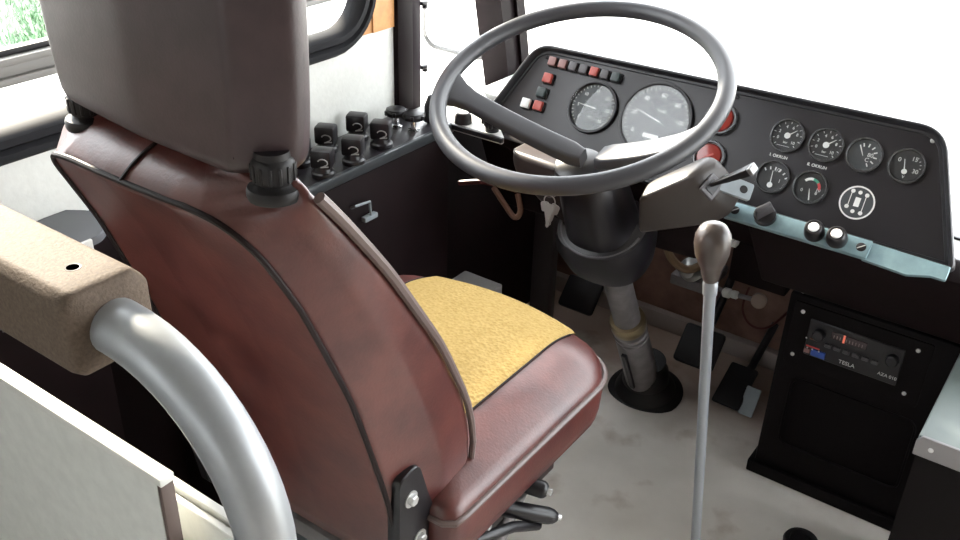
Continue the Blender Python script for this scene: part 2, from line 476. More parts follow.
ts = [-0.02+0.88*i/22 for i in range(23)]+[0.88, 0.90, 0.92, 0.94, 0.955, 0.97, 0.98, 0.988, 0.994, 1.0]
rings += [back_ring(t) for t in ts]
rings += [back_ring(1.0, 0.003, 0.005), back_ring(1.0, 0.009, 0.011), back_ring(1.0, 0.02, 0.016), back_ring(1.0, 0.034, 0.019), back_ring(1.0, 0.05, 0.020)]
loft(bm, rings)
backrest = obj('backrest', bm, VINYL, seat, angle=60)
# piping round the back panel: up one side, over the top, down the other
def bpt(t, side):
    yb, zb, yf, zf, wr, wl, wf = level(t)
    w = wr if side > 0 else -wl
    return V((C+w*1.0, yb-0.000, zb))
tt = [-0.02+0.88*i/16 for i in range(17)]+[0.88, 0.90, 0.92, 0.94, 0.955, 0.97, 0.98, 0.988, 0.994, 1.0]
path = [bpt(t, 1) for t in tt]
yb, zb, yf, zf, wr, wl, wf = level(1.0)
path += [V((C+lerp(wr, -wl, j/10), yb-0.003*math.sin(PI*j/10), zb+0.0015)) for j in range(1, 10)]
path += [bpt(t, -1) for t in reversed(tt)]
bm = NB(); tube(bm, path, 0.0034, 8); obj('piping', bm, SEAMM, seat, label='dark piping round the back panel')
# welt along the bolster's front edge, paler and thicker to paint its lit roll
def fpt(t, s):
    yb, zb, yf, zf, wr, wl, wf = level(t)
    return V((C+s*(wf-0.001), lerp(yb, yf, .90), lerp(zb, zf, .90)))
for s in (1, -1):
    bm = NB(); tube(bm, [fpt(t, s) for t in [1.02*i/22-0.02 for i in range(23)]], [0.0036+0.0026*min(1, i/16) for i in range(23)], 8)
    obj('welt', bm, VINYLP, seat, label='backrest front edge welt, lit roll painted into its lighter colour')
# seam over the top
bm = NB()
tube(bm, smooth_path([(C-0.022, 0.487, zb+0.003), (C-0.018, 0.500, 1.0275), (C-0.013, 0.520, 1.041), (C-0.006, 0.550, 1.053)], 4), 0.0022, 6)
obj('top_seam', bm, SEAMM, seat)

# headrest
HL = []
def head_ring(z, ins=0.0):
    k = (z-1.05)/0.27
    lean = 0.004*k
    f = 0.985+0.075*math.sin(PI*0.62*min(1, max(0, k)))
    wb, wm, wf = 0.127*f-ins, 0.168*f-ins, 0.150*f-ins
    c = [(-wb, 0.506+ins*.8, .016), (0, 0.500+ins*.8, .2), (wb, 0.506+ins*.8, .016), (wm, 0.550, .025), (wm-0.010, 0.572, .02), (wf-0.02, 0.590-ins*.5, .02),
         (0, 0.594-ins*.5, .2), (-wf+0.02, 0.590-ins*.5, .02), (-wm+0.010, 0.572, .02), (-wm, 0.550, .025)]
    sx = 1.0-0.06*math.exp(-max(0, z-1.053)/0.018)      # the lower corners are rounded off
    return [V((C-0.004-0.012*k+p.x*sx, p.y+lean, z-0.06*p.x)) for p in rpoly(c, 5)]
rings = [head_ring(1.053, 0.030), head_ring(1.054, 0.015), head_ring(1.058, 0.006), head_ring(1.064, 0.0015), head_ring(1.072, 0.0)]
rings += [head_ring(1.082+0.233*i/10) for i in range(11)]
rings += [head_ring(1.322, 0.003), head_ring(1.330, 0.012), head_ring(1.335, 0.03), head_ring(1.337, 0.055)]
bm = NB(); loft(bm, rings); head = obj('headrest', bm, HEADV, seat, angle=60, label='dark brown vinyl headrest')
bm = NB(); tube(bm, [V((C-0.004-0.012*(z-1.05)/.27+0.1255*(0.985+0.075*math.sin(PI*.62*(z-1.05)/.27)), 0.5085+0.004*(z-1.05)/.27, z-0.0075)) for z in [1.075+0.24*i/10 for i in range(11)]], 0.0008, 6)
obj('headrest_seam', bm, SEAMM, head)
for s in (1, -1):
    M = T((C+(0.1415 if s > 0 else -0.130), 0.534, 1.034))
    bm = NB(); lathe(bm, [(0.0245, -0.005), (0.0255, -0.002), (0.0255, 0.003), (0.0240, 0.006), (0.0190, 0.008), (0.0172, 0.010), (0.0180, 0.012), (0.0195, 0.015),
                          (0.0198, 0.028), (0.0185, 0.032), (0.0165, 0.034), (0.016, 0.040)], M, 28)
    for k in range(14):
        a = 2*PI*k/14
        box(bm, (0.0180, -0.0019, 0.013), (0.0208, 0.0019, 0.029), 0.0008, 1, M @ RZ(a))
    obj('headrest_post_collar', bm, BLACKR, seat, label='ribbed black rubber collar under the headrest')
    

# cushion
BOW = 0.036
HX, Y0, Y1 = 0.230, 0.690, 1.108
def sd(x, y, r=0.065):
    """inside distance to the rounded outline of the cushion"""
    cy = (Y0+Y1)/2; hy = (Y1-Y0)/2
    if y < cy: r = 0.022
    # the front edge bows forward a little
    yy = y - BOW*(1-(x/HX)**2)*max(0, (y-cy)/hy)
    qx = abs(x)-HX+r; qy = abs(yy-cy)-hy+r
    return -(math.hypot(max(qx, 0), max(qy, 0))+min(max(qx, qy), 0)-r)
def topz(x, y):
    d = max(0.0, sd(x, y)); k = min(1, d/0.085)
    return 0.553+0.014*(1-(1-min(1, d/0.016))**2)**0.5+0.022*math.sin(min(1, d/0.085)*PI/2) + 0.010*(1-(x/HX)**2)
def outline(ins, n=96, r=0.065):
    cy = (Y0+Y1)/2; hy = (Y1-Y0)/2-ins; hx = HX-ins; rr = max(0.012, r-ins)
    c = rpoly([(-hx, cy-hy, rr*.33), (hx, cy-hy, rr*.33), (hx, cy+hy, rr), (-hx, cy+hy, rr)], 10)
    # resample
    out = []
    L = [0]
    for i in range(len(c)): L.append(L[-1]+(c[(i+1) % len(c)]-c[i]).length)
    for k in range(n):
        s = L[-1]*k/n
        i = max(j for j in range(len(c)) if L[j] <= s)
        t = (s-L[i])/(L[i+1]-L[i]) if L[i+1] > L[i] else 0
        p = c[i].lerp(c[(i+1) % len(c)], t)
        y = p.y + BOW*(1-(p.x/HX)**2)*max(0, (p.y-cy)/(hy if hy > 0 else 1))
        out.append(V((p.x, y)))
    return out
bm = NB()
rings = []
for ins, z in ((0.03, 0.474), (0.012, 0.475), (0.005, 0.480), (0.001, 0.50), (-0.001, 0.53), (0.0, 0.553)):
    rings.append([V((C+p.x, p.y, z)) for p in outline(ins)])
for ins in (0.001, 0.003, 0.0055, 0.008, 0.012, 0.015, 0.024, 0.036, 0.05, 0.068, 0.085, 0.11, 0.14, 0.165, 0.18):
    rings.append([V((C+p.x, p.y, topz(p.x, p.y))) for p in outline(ins)])
loft(bm, rings); cushion = obj('cushion', bm, VINYL, seat, angle=60)
bm = NB(); tube(bm, [V((C+p.x*1.006, Y0+(p.y-Y0)*1.003, 0.552)) for p in outline(0.0)], 0.0045, 8, closed=True)
obj('cushion_piping', bm, VINYLP, cushion, label='pale piping round the cushion edge')
FW = 0.143
bm = NB()
ny, nx = 60, 30; grid = []
for j in range(ny+1):
    row = []
    v = j/ny
    for i in range(nx+1):
        x = -FW+2*FW*i/nx
        y0 = Y0+0.02; y1 = Y1+BOW*(1-(x/HX)**2)-0.0012-0.0*abs(x)
        yy = y0+(y1-y0)*(1-(1-v)**1.6)
        e = min(1, min((x+FW), (FW-x))/0.006)
        row.append(bm.verts.new((C+x, yy+0.002*(1 if v > .9 else 0), topz(x, yy)+0.0015+0.0035*max(0, e))))
    grid.append(row)
for j in range(ny):
    for i in range(nx): bm.faces.new((grid[j][i], grid[j][i+1], grid[j+1][i+1], grid[j+1][i]))
obj('fabric_insert', bm, FABRIC, cushion, label='yellow woven fabric panel in the cushion')
for s in (1, -1):
    x = s*(FW+0.001)
    bm = NB(); tube(bm, [V((C+x, y, topz(x, y)+0.001)) for y in [Y0+0.02+(Y1-Y0-0.02)*(1-(1-i/40)**1.6) for i in range(41)]], 0.0018, 6)
    obj('cushion_seam', bm, SEAMM, cushion)

# hinge plates with bolts, and the running gear below
def hinge(s):
    X = C+s*0.1895
    M = Matrix(((0, 0, s, X), (1, 0, 0, -0.013), (0, 1, 0, 0), (0, 0, 0, 1)))   # local x -> Y, local y -> Z, local z -> outwards
    bm = NB(); pts = rpoly([(0.648, 0.645, .016), (0.684, 0.652, .016), (0.700, 0.60, .02), (0.735, 0.50, .02), (0.745, 0.43, .01), (0.66, 0.43, .01), (0.645, 0.53, .02)], 5)
    plate(bm, pts, M, -0.012, 0.006, 0.0015); pl = obj('hinge_plate', bm, BLACKP, seat)
    for y, z in ((0.668, 0.607), (0.684, 0.533)):
        bm = NB(); hexbolt(bm, M @ T((y, z, 0.006)), 0.0075, 0.006); obj('hinge_bolt', bm, BOLTM, pl, label='bright hex bolt')
    bm = NB(); lathe(bm, [(0.011, 0), (0.011, 0.008), (0.008, 0.010)], M @ T((0.724, 0.485, 0.006)), 20); obj('pivot', bm, BOLTM, pl)
hinge(1); hinge(-1)
bm = NB()
for s in (1, -1):
    box(bm, (C+s*0.165-0.014, 0.70, 0.425), (C+s*0.165+0.014, 1.06, 0.475), 0.004)
    box(bm, (C+s*0.165-0.020, 0.68, 0.395), (C+s*0.165+0.020, 1.02, 0.422), 0.004)
box(bm, (C-0.18, 0.70, 0.405), (C+0.18, 0.73, 0.47), 0.004)
box(bm, (C-0.18, 1.03, 0.405), (C+0.18, 1.06, 0.47), 0.004)
obj('slide_rails', bm, BLACKP, seat)
bm = NB()
for s in (1, -1):
    for a, b in (((0.72, 0.10), (1.02, 0.40)), ((1.02, 0.10), (0.72, 0.40))):
        tube(bm, [(C+s*0.15, a[0], a[1]), (C+s*0.15, b[0], b[1])], 0.012, 10)
box(bm, (C-0.17, 0.69, 0.375), (C+0.17, 0.735, 0.405), 0.004)
obj('scissor_frame', bm, COLUMN, seat)
bm = NB(); box(bm, (C-0.20, 0.74, 0.0), (C+0.17, 1.08, 0.10), 0.01); obj('pedestal', bm, BLACKP, seat)
bm = NB(); box(bm, (C-0.185, 0.735, 0.275), (C+0.17, 0.780, 0.320), 0.003); box(bm, (C-0.185, 0.715, 0.300), (C+0.17, 0.729, 0.325), 0.002)
obj('rear_crossbar', bm, GREYM, seat, label='grey channel across the rear of the seat base')
# levers out to the right
def lever(p0, p1, r, label=None):
    p0, p1 = V(p0), V(p1); d = (p1-p0)
    bm = NB(); M = frame(p0, d, (0, 0, 1)); L_ = d.length
    lathe(bm, [(r*.8, 0), (r, L_*.1), (r, L_*.9), (r*.85, L_*.96), (r*.6, L_)], M, 20)
    lv = obj('adjuster_handle', bm, BLACKP, seat)
    bm = NB(); lathe(bm, [(r*.42, 0), (r*.42, 0.006), (r*.2, 0.007)], frame(p1, d, (0, 0, 1)), 12); obj('end_screw', bm, BOLTM, lv)
lever((-0.575, 0.82, 0.462), (-0.488, 0.915, 0.412), 0.0125)
lever((-0.565, 0.885, 0.468), (-0.500, 0.905, 0.462), 0.013)
bm = NB(); tube(bm, [(-0.555, 0.72, 0.455), (-0.53, 0.78, 0.452), (-0.515, 0.84, 0.435), (-0.510, 0.90, 0.395)], 0.008, 10)
tube(bm, [(-0.54, 0.74, 0.42), (-0.51, 0.86, 0.375)], 0.006, 8)
obj('linkage', bm, BLACKP, seat)
for y, z in ((0.80, 0.470), (0.755, 0.468)):
    bm = NB(); hexbolt(bm, frame((-0.548+0.012, y, z-0.012), (1, 0, .2), (0, 1, 0)), 0.007, 0.008); obj('frame_bolt', bm, BOLTM, seat)

# ------------------------------------------------------------------ handrail and partition behind the seat
rail = thing('handrail', 'grey tubular handrail with brown padded sleeve behind the seat', 'handrail', (-0.42, 0.34, 0.0))
pts = [V((-1.19, 0.340, 1.000)), V((-0.62, 0.340, 1.000))]
cx, cz, r = -0.565, 0.858, 0.142
for j in range(0, 15):
    a = PI/2*(1-j/14); pts.append(V((cx+r*math.cos(a), 0.340, cz+r*math.sin(a))))
pts += [V((cx+r, 0.340, 0.5)), V((cx+r, 0.340, 0.0))]
bm = NB(); tube(bm, pts, 0.0225, 24); obj('rail_tube', bm, TUBEM, rail)
bm = NB()
oc = [(-0.037, -0.028), (-0.028, -0.036), (0.026, -0.036), (0.038, -0.026), (0.038, 0.022), (0.026, 0.036), (-0.028, 0.037), (-0.037, 0.029)]
sec = rpoly([(a, b, 0.010) for a, b in oc], 4)
rings = []
for x, s in ((-1.185, 1), (-0.60, 1), (-0.580, 1.0), (-0.574, .97), (-0.571, .90), (-0.570, .5)):
    rings.append([V((x, 0.338+p.x*s, 1.003+p.y*s)) for p in sec])
loft(bm, rings); pad = obj('padded_sleeve', bm, PADM, rail, angle=50, label='brown padded sleeve on the rail')
bm = NB(); M = frame((-0.607, 0.336, 1.0388), (0, 0, 1)); lathe(bm, [(0.0050, 0.0008), (0.0062, 0.0010), (0.0066, 0.0)], M, 20)
lathe(bm, [(0.0050, 0.0009), (0.0, 0.0009)], M, 20)
obj('screw_hole', bm, SEAMM, pad)

part = thing('partition', 'pale grey partition panel with white top edge behind the seat', 'partition', (-0.85, 0.34, 0.0))
bm = NB(); box(bm, (WX+0.005, 0.334, 0.0), (-0.545, 0.338, 0.860)); obj('panel', bm, PARTM, part)
bm = NB(); box(bm, (WX+0.005, 0.333, 0.860), (-0.538, 0.347, 0.868), 0.001); obj('top_edge', bm, ALUP, part, label='white top edge strip')
bm = NB(); box(bm, (-0.545, 0.334, 0.0), (-0.540, 0.347, 0.860), 0.001); obj('end_strip', bm, mat('wood_edge', (0.10, 0.07, 0.06), 0.6), part, label='brown end edge')
part2 = thing('partition_door', 'lower grey panel behind the white edged partition and beside the rail', 'panel', (-0.55, 0.38, 0.0))
bm = NB(); box(bm, (-0.71, 0.368, 0.0), (-0.455, 0.380, 0.798)); obj('panel', bm, PARTM, part2)
bm = NB(); box(bm, (-0.71, 0.366, 0.798), (-0.455, 0.372, 0.804), 0.001); box(bm, (-0.71, 0.376, 0.798), (-0.455, 0.384, 0.807), 0.001); obj('top_edge', bm, ALUP, part2)

# ------------------------------------------------------------------ left side console
cons = thing('side_console', 'black switch console along the left wall under the window', 'console', (-1.13, 1.10, 0.0))
bm = NB(); box(bm, (WX+0.001, 0.80, 0.0), (-1.075, 1.425, 0.700), 0.004); obj('body', bm, DARKB, cons)
bm = NB(); box(bm, (WX+0.001, 0.80, 0.700), (-1.080, 1.43, 0.720), 0.002); obj('top_panel', bm, DASHM, cons)
bm = NB(); box(bm, (-1.082, 0.80, 0.702), (-1.070, 1.435, 0.722), 0.004); obj('edge_trim', bm, mat('edge_trim_grey', (0.05, 0.055, 0.06), 0.3, metal=.3), cons)
bm = NB(); tube(bm, [(-1.070, 1.130, 0.650), (-1.062, 1.130, 0.655), (-1.062, 1.17, 0.650), (-1.062, 1.172, 0.622)], 0.0025, 8); box(bm, (-1.071, 1.155, 0.612), (-1.060, 1.19, 0.622), 0.002)
obj('catch', bm, GREYM, cons, label='small metal catch on the console side')
def switch(x, y):
    M = T((x, y, 0.720)) @ RZ(0.45) @ Matrix.Scale(1.25, 4)
    bm = NB(); lathe(bm, [(0.017, 0), (0.017, 0.006), (0.014, 0.008), (0.012, 0.016)], M, 24); s_ = obj('rotary_switch', bm, BLACKP, cons)
    bm = NB(); box(bm, (-0.015, -0.012, 0.013), (0.015, 0.012, 0.040), 0.004, 2, M); obj('switch_cap', bm, BLACKP, s_)
    bm = NB()  # curved glint on the cap, drawn as a pale grey stroke
    tube(bm, [M @ V((0.004+0.007*math.cos(a), -0.0125, 0.024+0.005*math.sin(a))) for a in [PI*.9-i*PI*1.3/10 for i in range(11)]] +
         [M @ V((0.001, -0.0125, 0.017)), M @ V((0.012, -0.0125, 0.0185))], 0.0012, 6)
    obj('glint_mark', bm, mat('switch_glint', (0.30, 0.30, 0.30), .5) if 'switch_glint' not in MATS else MATS['switch_glint'], s_)
for x, y in ((-1.095, 1.09), (-1.168, 1.175), (-1.093, 1.165), (-1.165, 1.255), (-1.105, 1.255), (-1.160, 1.098)): switch(x, y)
def tap(x, y, h):
    M = T((x, y, 0.720)) @ Matrix.Scale(1.15, 4)
    bm = NB(); lathe(bm, [(0.010, 0), (0.010, 0.004), (0.005, 0.006), (0.0045, h)], M, 16); k = obj('valve_stem', bm, CHROME, cons)
    bm = NB(); lathe(bm, [(0.008, h-0.004), (0.017, h-0.001), (0.0185, h+0.005), (0.016, h+0.010), (0.007, h+0.012)], M, 24)
    for j in range(6): box(bm, (0.015, -0.003, h), (0.020, 0.003, h+0.008), 0.001, 1, M @ RZ(j*PI/3))
    obj('valve_knob', bm, BLACKP, k)
tap(-1.145, 1.345, 0.024); tap(-1.105, 1.350, 0.024)
bm = NB(); M = frame((-1.115, 1.405, 0.722), (0.2, 0.3, 1)); lathe(bm, [(0.010, 0), (0.012, 0.015), (0.017, 0.03), (0.016, 0.05), (0.008, 0.057)], M, 20); obj('lever_knob', bm, BLACKP, cons)

# ledge joining console and dash
led = thing('dash_ledge', 'pale grey ledge between the side console and the dashboard', 'ledge', (-1.04, 1.52, 0.70))
bm = NB(); hull(bm, [V(p) for z in (0.706, 0.720) for p in ((-1.185, 1.432, z), (-0.955, 1.432, z), (-0.955, 1.44, z), (-1.11, 1.60, z), (-1.185, 1.68, z))], 0.0015, 1); obj('top', bm, LEDGE, led)
bm = NB(); box(bm, (-1.185, 1.665, 0.690), (-0.992, 2.095, 0.704), 0.002); obj('light_baffle', bm, LEDGE, led)  # pale cover added to keep window light out of the footwell
bm = NB(); box(bm, (-1.10, 1.425, 0.711), (-0.950, 1.433, 0.722), 0.002); obj('edge_trim', bm, BLACKP, led)
M = T((-1.062, 1.452, 0.720))
bm = NB(); lathe(bm, [(0.018, 0), (0.017, 0.014), (0.0135, 0.019), (0.0135, 0.0205)], M, 28); k = obj('knob', bm, BLACKP, led)
bm = NB(); lathe(bm, [(0.010, 0.0205), (0.010, 0.022), (0.0, 0.0225)], M, 20); obj('knob_cap', bm, WHITEP, k, label='white cap ring')
M = frame((-0.992, 1.452, 0.720), (0.1, -0.15, 1)); bm = NB(); lathe(bm, [(0.014, 0), (0.014, 0.012), (0.017, 0.014), (0.018, 0.028), (0.014, 0.034)], M, 20)
for j in range(4): box(bm, (0.014, -0.004, 0.014), (0.021, 0.004, 0.03), 0.001, 1, M @ RZ(j*PI/2+.4))
obj('star_knob', bm, BLACKP, led)

# wall locker left of the seat
lock = thing('wall_locker', 'low grey topped locker on the left wall behind the seat', 'locker', (-1.15, 0.4, 0.0))
M = Matrix.Identity(4)
bm = NB(); plate(bm, rpoly([(WX+0.001, 0.0, 0), (-1.095, 0.0, .01), (-1.095, 0.655, .03), (-1.125, 0.695, .04), (-1.175, 0.690, .02), (WX+0.001, 0.672, 0.0)], 6), M, 0.768, 0.780, 0.001); obj('top', bm, mat('locker_top', (0.10, 0.105, 0.115), 0.45), lock)
bm = NB(); box(bm, (-1.097, 0.02, 0.762), (-1.091, 0.640, 0.780), 0.001); obj('front_lip', bm, ALUP, lock, label='pale lip along the locker top')
bm = NB(); box(bm, (WX+0.001, 0.02, 0.0), (-1.105, 0.64, 0.768), 0.003); obj('body', bm, DARKB, lock)
bm = NB(); tube(bm, smooth_path([(-1.09, 0.40, 0.735), (-1.088, 0.484, 0.715), (-1.088, 0.496, 0.706), (-1.088, 0.545, 0.706), (-1.088, 0.63, 0.73)], 4), 0.0018, 6); obj('wire_handle', bm, GREYP, lock)

# ------------------------------------------------------------------ dashboard
D = Matrix.Identity(4); D0 = V((-0.403, 1.62, 0.788)); e1 = V((1, 0, 0)); e2 = V((0, 0.5299, 0.8480)); en = V((0, -0.8480, 0.5299))
for i in range(3): D[i][0] = e1[i]; D[i][1] = e2[i]; D[i][2] = en[i]; D[i][3] = D0[i]
dash = thing('dashboard', 'black bus dashboard panel with round gauges and warning lamps', 'dashboard', (-0.60, 1.60, 0.0))
oo = [(-0.612, 0.063, 0.055), (0.176, 0.072, 0.06), (0.262, -0.150, 0.012), (-0.56, -0.150, 0.012), (-0.676, -0.098, 0.012)]
outer = rpoly(oo, 8)
def scale_in(pts_, d):
    # inset a convex outline by d
    n = len(pts_); out = []
    for i in range(n):
        a, p, b = pts_[i-1], pts_[i], pts_[(i+1) % n]
        t = (b-a)
        if t.length < 1e-9: out.append(p); continue
        t.normalize(); nn = V((-t.y, t.x))
        cc = V((-0.2, -0.03))
        if (cc-p).dot(nn) < 0: nn = -nn
        out.append(p+nn*d)
    return out
rings = []
for d, z in ((0.004, -0.03), (0.0, -0.012), (0.0, 0.014), (0.002, 0.0165), (0.005, 0.0165), (0.0075, 0.013), (0.0095, 0.003), (0.014, 0.003), (0.015, 0.0)):
    rings.append([D @ V((p.x, p.y, z)) for p in scale_in(outer, d)])
bm = NB(); loft(bm, rings, cap0=False, cap1=False); obj('frame', bm, DASHF, dash)
bm = NB(); plate(bm, scale_in(outer, 0.012), D, -0.006, 0.0); obj('panel', bm, DASHM, dash)
# body behind and below the panel
bm = NB()
sec = [(1.655, 0.826), (2.09, 0.615), (2.09, 0.56), (1.70, 0.52), (1.60, 0.63), (1.560, 0.675)]
for xa, xb in ((-1.06, -0.10),):
    pass
loft(bm, [[V((-0.985, y, z)) for y, z in sec], [V((-0.255, y, z)) for y, z in sec]])
obj('cowl', bm, DARKB, dash)
bm = NB(); hull(bm, [V(p) for p in ((-0.50, 1.562, 0.635), (0.02, 1.562, 0.635), (-0.50, 1.60, 0.66), (0.02, 1.60, 0.66), (-0.48, 1.655, 0.475), (0.02, 1.655, 0.475), (-0.48, 1.80, 0.50), (0.02, 1.80, 0.5))], 0.006); obj('lower_skirt', bm, DARKB, dash)
bm = NB(); hull(bm, [V(p) for p in ((-1.06, 1.50, 0.69), (-0.60, 1.555, 0.655), (-1.06, 1.60, 0.69), (-0.55, 1.60, 0.655), (-1.06, 1.58, 0.50), (-0.60, 1.61, 0.50), (-1.06, 1.72, 0.45), (-0.60, 1.72, 0.45))], 0.006); obj('knee_panel', bm, DARKB, dash)

def ticks(bm, M, r0, r1, a0, a1, n, w, z=0.0008):
    for i in range(n):
        a = math.radians(lerp(a0, a1, i/(n-1)))
        box(bm, (r0, -w/2, z-0.0002), (r1, w/2, z), M=M @ RZ(a))
def needle_bm(bm, M, a, L_, tail, w, hub, z=0.003, off=(0, 0)):
    Mn = M @ T((off[0], off[1], 0)) @ RZ(math.radians(a))
    bm.faces.new([bm.verts.new(Mn @ V(p)) for p in ((-tail, -w, z), (L_, -w*.4, z), (L_, w*.4, z), (-tail, w, z))])
    if hub: disc(bm, Mn, hub, z+0.0006, 20)
def gauge(u, v, dia, label, na, nl, noff=(0, 0), hub=0.0, spec=None, dialm=None, bez=0.0028, gt=0.0):
    r = dia/2
    M = D @ T((u, v, 0.0))
    bm = NB()
    lathe(bm, [(r, 0.0), (r, 0.006), (r-bez*.3, 0.0085), (r-bez, 0.0085), (r-bez*1.5, 0.0065), (r-bez*1.5, 0.001)], M, 48)
    g_ = obj('gauge', bm, BEZELM if dia < .08 else BLACKP, dash, label=label)
    ri = r-bez*1.5
    bm = NB(); disc(bm, M, ri, 0.0015, 40); obj('dial', bm, dialm or DIALM, g_)
    bm = NB()
    if spec: spec(bm, M @ T((0, 0, 0.0018)), ri)
    obj('markings', bm, WHITEP, g_, smooth=False)
    bm = NB(); needle_bm(bm, M, na, nl*ri, 0.15*ri, 0.0011 if dia < .08 else 0.0011, hub, 0.003, noff); obj('needle', bm, WHITEP, g_, smooth=False)
    bm = NB(); disc(bm, M @ T((0, 0, 0.0062)) @ Matrix.Rotation(gt, 4, 'Y'), ri, 0.0, 40); obj('glass', bm, GLASSG, g_)
    return g_
def numerals(bm, M, r, items, size):
    for a, s in items:
        a = math.radians(a); text_into(bm, s, size, M @ T((r*math.cos(a), r*math.sin(a), 0)), 0.0001)
def air(bm, M, r):
    ticks(bm, M, r*.82, r*.95, 225, -45, 11, 0.0009)
    numerals(bm, M, r*.62, ((200, '0'), (160, '2'), (110, '4'), (70, '6'), (18, '8'), (-40, '10')), 0.0075)
    text_into(bm, 'bar', 0.006, M @ T((0, -r*.45, 0)), 0.0001)
    box(bm, (-r*.5, -r*.72, 0), (r*.35, -r*.70, 0.0002), M=M)
def fuel(bm, M, r):
    ticks(bm, M @ T((0, -r*.5, 0)), r*1.0, r*1.2, 125, 35, 6, 0.0022)
    numerals(bm, M, r*.55, ((75, '1/2'), (-18, '1')), 0.009)
def temp(bm, M, r):
    ticks(bm, M, r*.55, r*.78, 110, -60, 7, 0.0022)
    numerals(bm, M, r*.35, ((10, '80'), (-50, 'C')), 0.010)
def volt(bm, M, r):
    numerals(bm, M, r*.62, ((150, '0'), (58, '15'), (-22, '30')), 0.010)
    text_into(bm, 'V', 0.007, M @ T((0, -r*.72, 0)), 0.0001); ticks(bm, M, r*.75, r*.85, 50, 0, 4, 0.0008)
G1 = gauge(-0.069, 0.001, 0.062, 'gauge with needle pointing up right, top left of the six', 42, .70, hub=.0055, spec=air)
G2 = gauge(0.0, 0.001, 0.062, 'gauge with needle pointing up right, second along the top row', 42, .70, hub=.0055, spec=air)
G3 = gauge(0.066, 0.000, 0.062, 'gauge with a slanted white needle, third along the top row', -60, .60, noff=(-0.010, 0.012), hub=0, spec=temp, dialm=DIALG)
G4 = gauge(0.136, -0.001, 0.061, 'gauge with needle pointing up, right end of the top row', 105, .82, noff=(-0.001, -0.010), hub=.0045, spec=volt)
G5 = gauge(-0.069, -0.076, 0.061, 'fuel gauge, left of the lower row', 96, 1.0, noff=(0.0, -0.015), hub=.005, spec=fuel)
def oil(bm, M, r):
    numerals(bm, M, r*.55, ((-30, '8'), (-5, '10'), (210, '0')), 0.008)
G6 = gauge(-0.001, -0.077, 0.061, 'gauge with green and red arc, middle of the lower row', 105, .62, noff=(0.004, -0.018), spec=oil)
for a0, a1, m_ in ((140, 85, WHITEP), (85, 45, GREENP), (45, 0, REDPR)):
    bm = NB(); M = D @ T((-0.001, -0.077, 0.0022)); n = 8
    for i in range(n):
        a, b = math.radians(lerp(a0, a1, i/n)), math.radians(lerp(a0, a1, (i+1)/n))
        bm.faces.new([bm.verts.new(M @ V((q*math.cos(c), q*math.sin(c), 0))) for q, c in ((.013, a), (.0175, a), (.0175, b), (.013, b))])
    obj('colour_arc', bm, m_, G6, smooth=False)
def tach(bm, M, r):
    ticks(bm, M, r*.88, r*.96, 225, -45, 28, 0.0009)
    numerals(bm, M, r*.70, [(225-270*i/6, str(i*5)) for i in range(7)], 0.009)
    text_into(bm, 'min', 0.006, M @ T((0, -r*.4, 0)), 0.0001); text_into(bm, 'n', 0.007, M @ T((0, r*.35, 0)), 0.0001)
gauge(-0.451, -0.036, 0.106, 'tachometer with pale glass left of the speedometer', 176, .62, hub=0, spec=tach, dialm=DIALG, bez=.004, gt=0.09)
def speedo(bm, M, r):
    ticks(bm, M, r*.88, r*.96, 230, -50, 36, 0.0010)
    numerals(bm, M, r*.72, [(216-252*i/6, str(i*20)) for i in range(7)], 0.012)
    text_into(bm, 'km/h', 0.009, M @ T((0.006, r*.28, 0)), 0.0001)
    box(bm, (-0.016, -r*.55, 0), (0.016, -r*.42, 0.0002), M=M)
gauge(-0.316, -0.029, 0.146, 'large speedometer with pale glass behind the steering wheel', 165, .75, hub=0, spec=speedo, dialm=DIALG, bez=.004)
# red warning lamps
for u, v in ((-0.195, 0.002), (-0.192, -0.070)):
    M = D @ T((u, v, 0)); bm = NB(); lathe(bm, [(0.031, 0), (0.031, 0.006), (0.029, 0.009), (0.026, 0.009), (0.025, 0.003)], M, 40); w_ = obj('warning_lamp', bm, BEZELM, dash)
    bm = NB(); lathe(bm, [(0.025, 0.002), (0.022, 0.006), (0.012, 0.008), (0.0, 0.0085)], M, 32); obj('lens', bm, REDL, w_, label='red lens')
    bm = NB(); box(bm, (-0.010, -0.002, 0.006), (0.010, 0.002, 0.0085), 0.0004, 1, M @ RZ(.6)); obj('lens_mark', bm, REDP, w_)
# round symbol plate
M = D @ T((0.081, -0.081, 0)); bm = NB(); disc(bm, M, 0.028, 0.001, 40); sp = obj('symbol_plate', bm, DIALG, dash, label='round plate with white ring and symbols')
bm = NB(); lathe(bm, [(0.029, 0.0), (0.029, 0.002), (0.0265, 0.002), (0.0265, -0.002)], M, 40); obj('ring', bm, WHITEP, sp)
bm = NB()
for x, y, q in ((-.012, .018, .0036), (.0, .018, .0034), (.012, .016, .0036), (-.014, -.010, .0036), (-.002, -.016, .0034), (.011, -.016, .0036)): disc(bm, M @ T((x, y, 0)), q, 0.0016, 16)
box(bm, (-0.0045, -0.007, 0.0012), (0.0045, 0.009, 0.0016), M=M)
for x in (-.013, .0115): box(bm, (x-.0006, -0.013, 0.0012), (x+.0006, 0.015, 0.0016), M=M)
obj('symbols', bm, WHITEP, sp, smooth=False)
# plates under the two air gauges
bm = NB(); text_into(bm, 'I. OKRUH', 0.0076, D @ T((-0.072, -0.038, 0.0004)), 0.0002); obj('gauge_caption', bm, WHITEP, dash, smooth=False)
bm = NB(); text_into(bm, 'II. OKRUH', 0.0076, D @ T((-0.003, -0.038, 0.0004)), 0.0002); obj('gauge_caption', bm, WHITEP, dash, smooth=False)
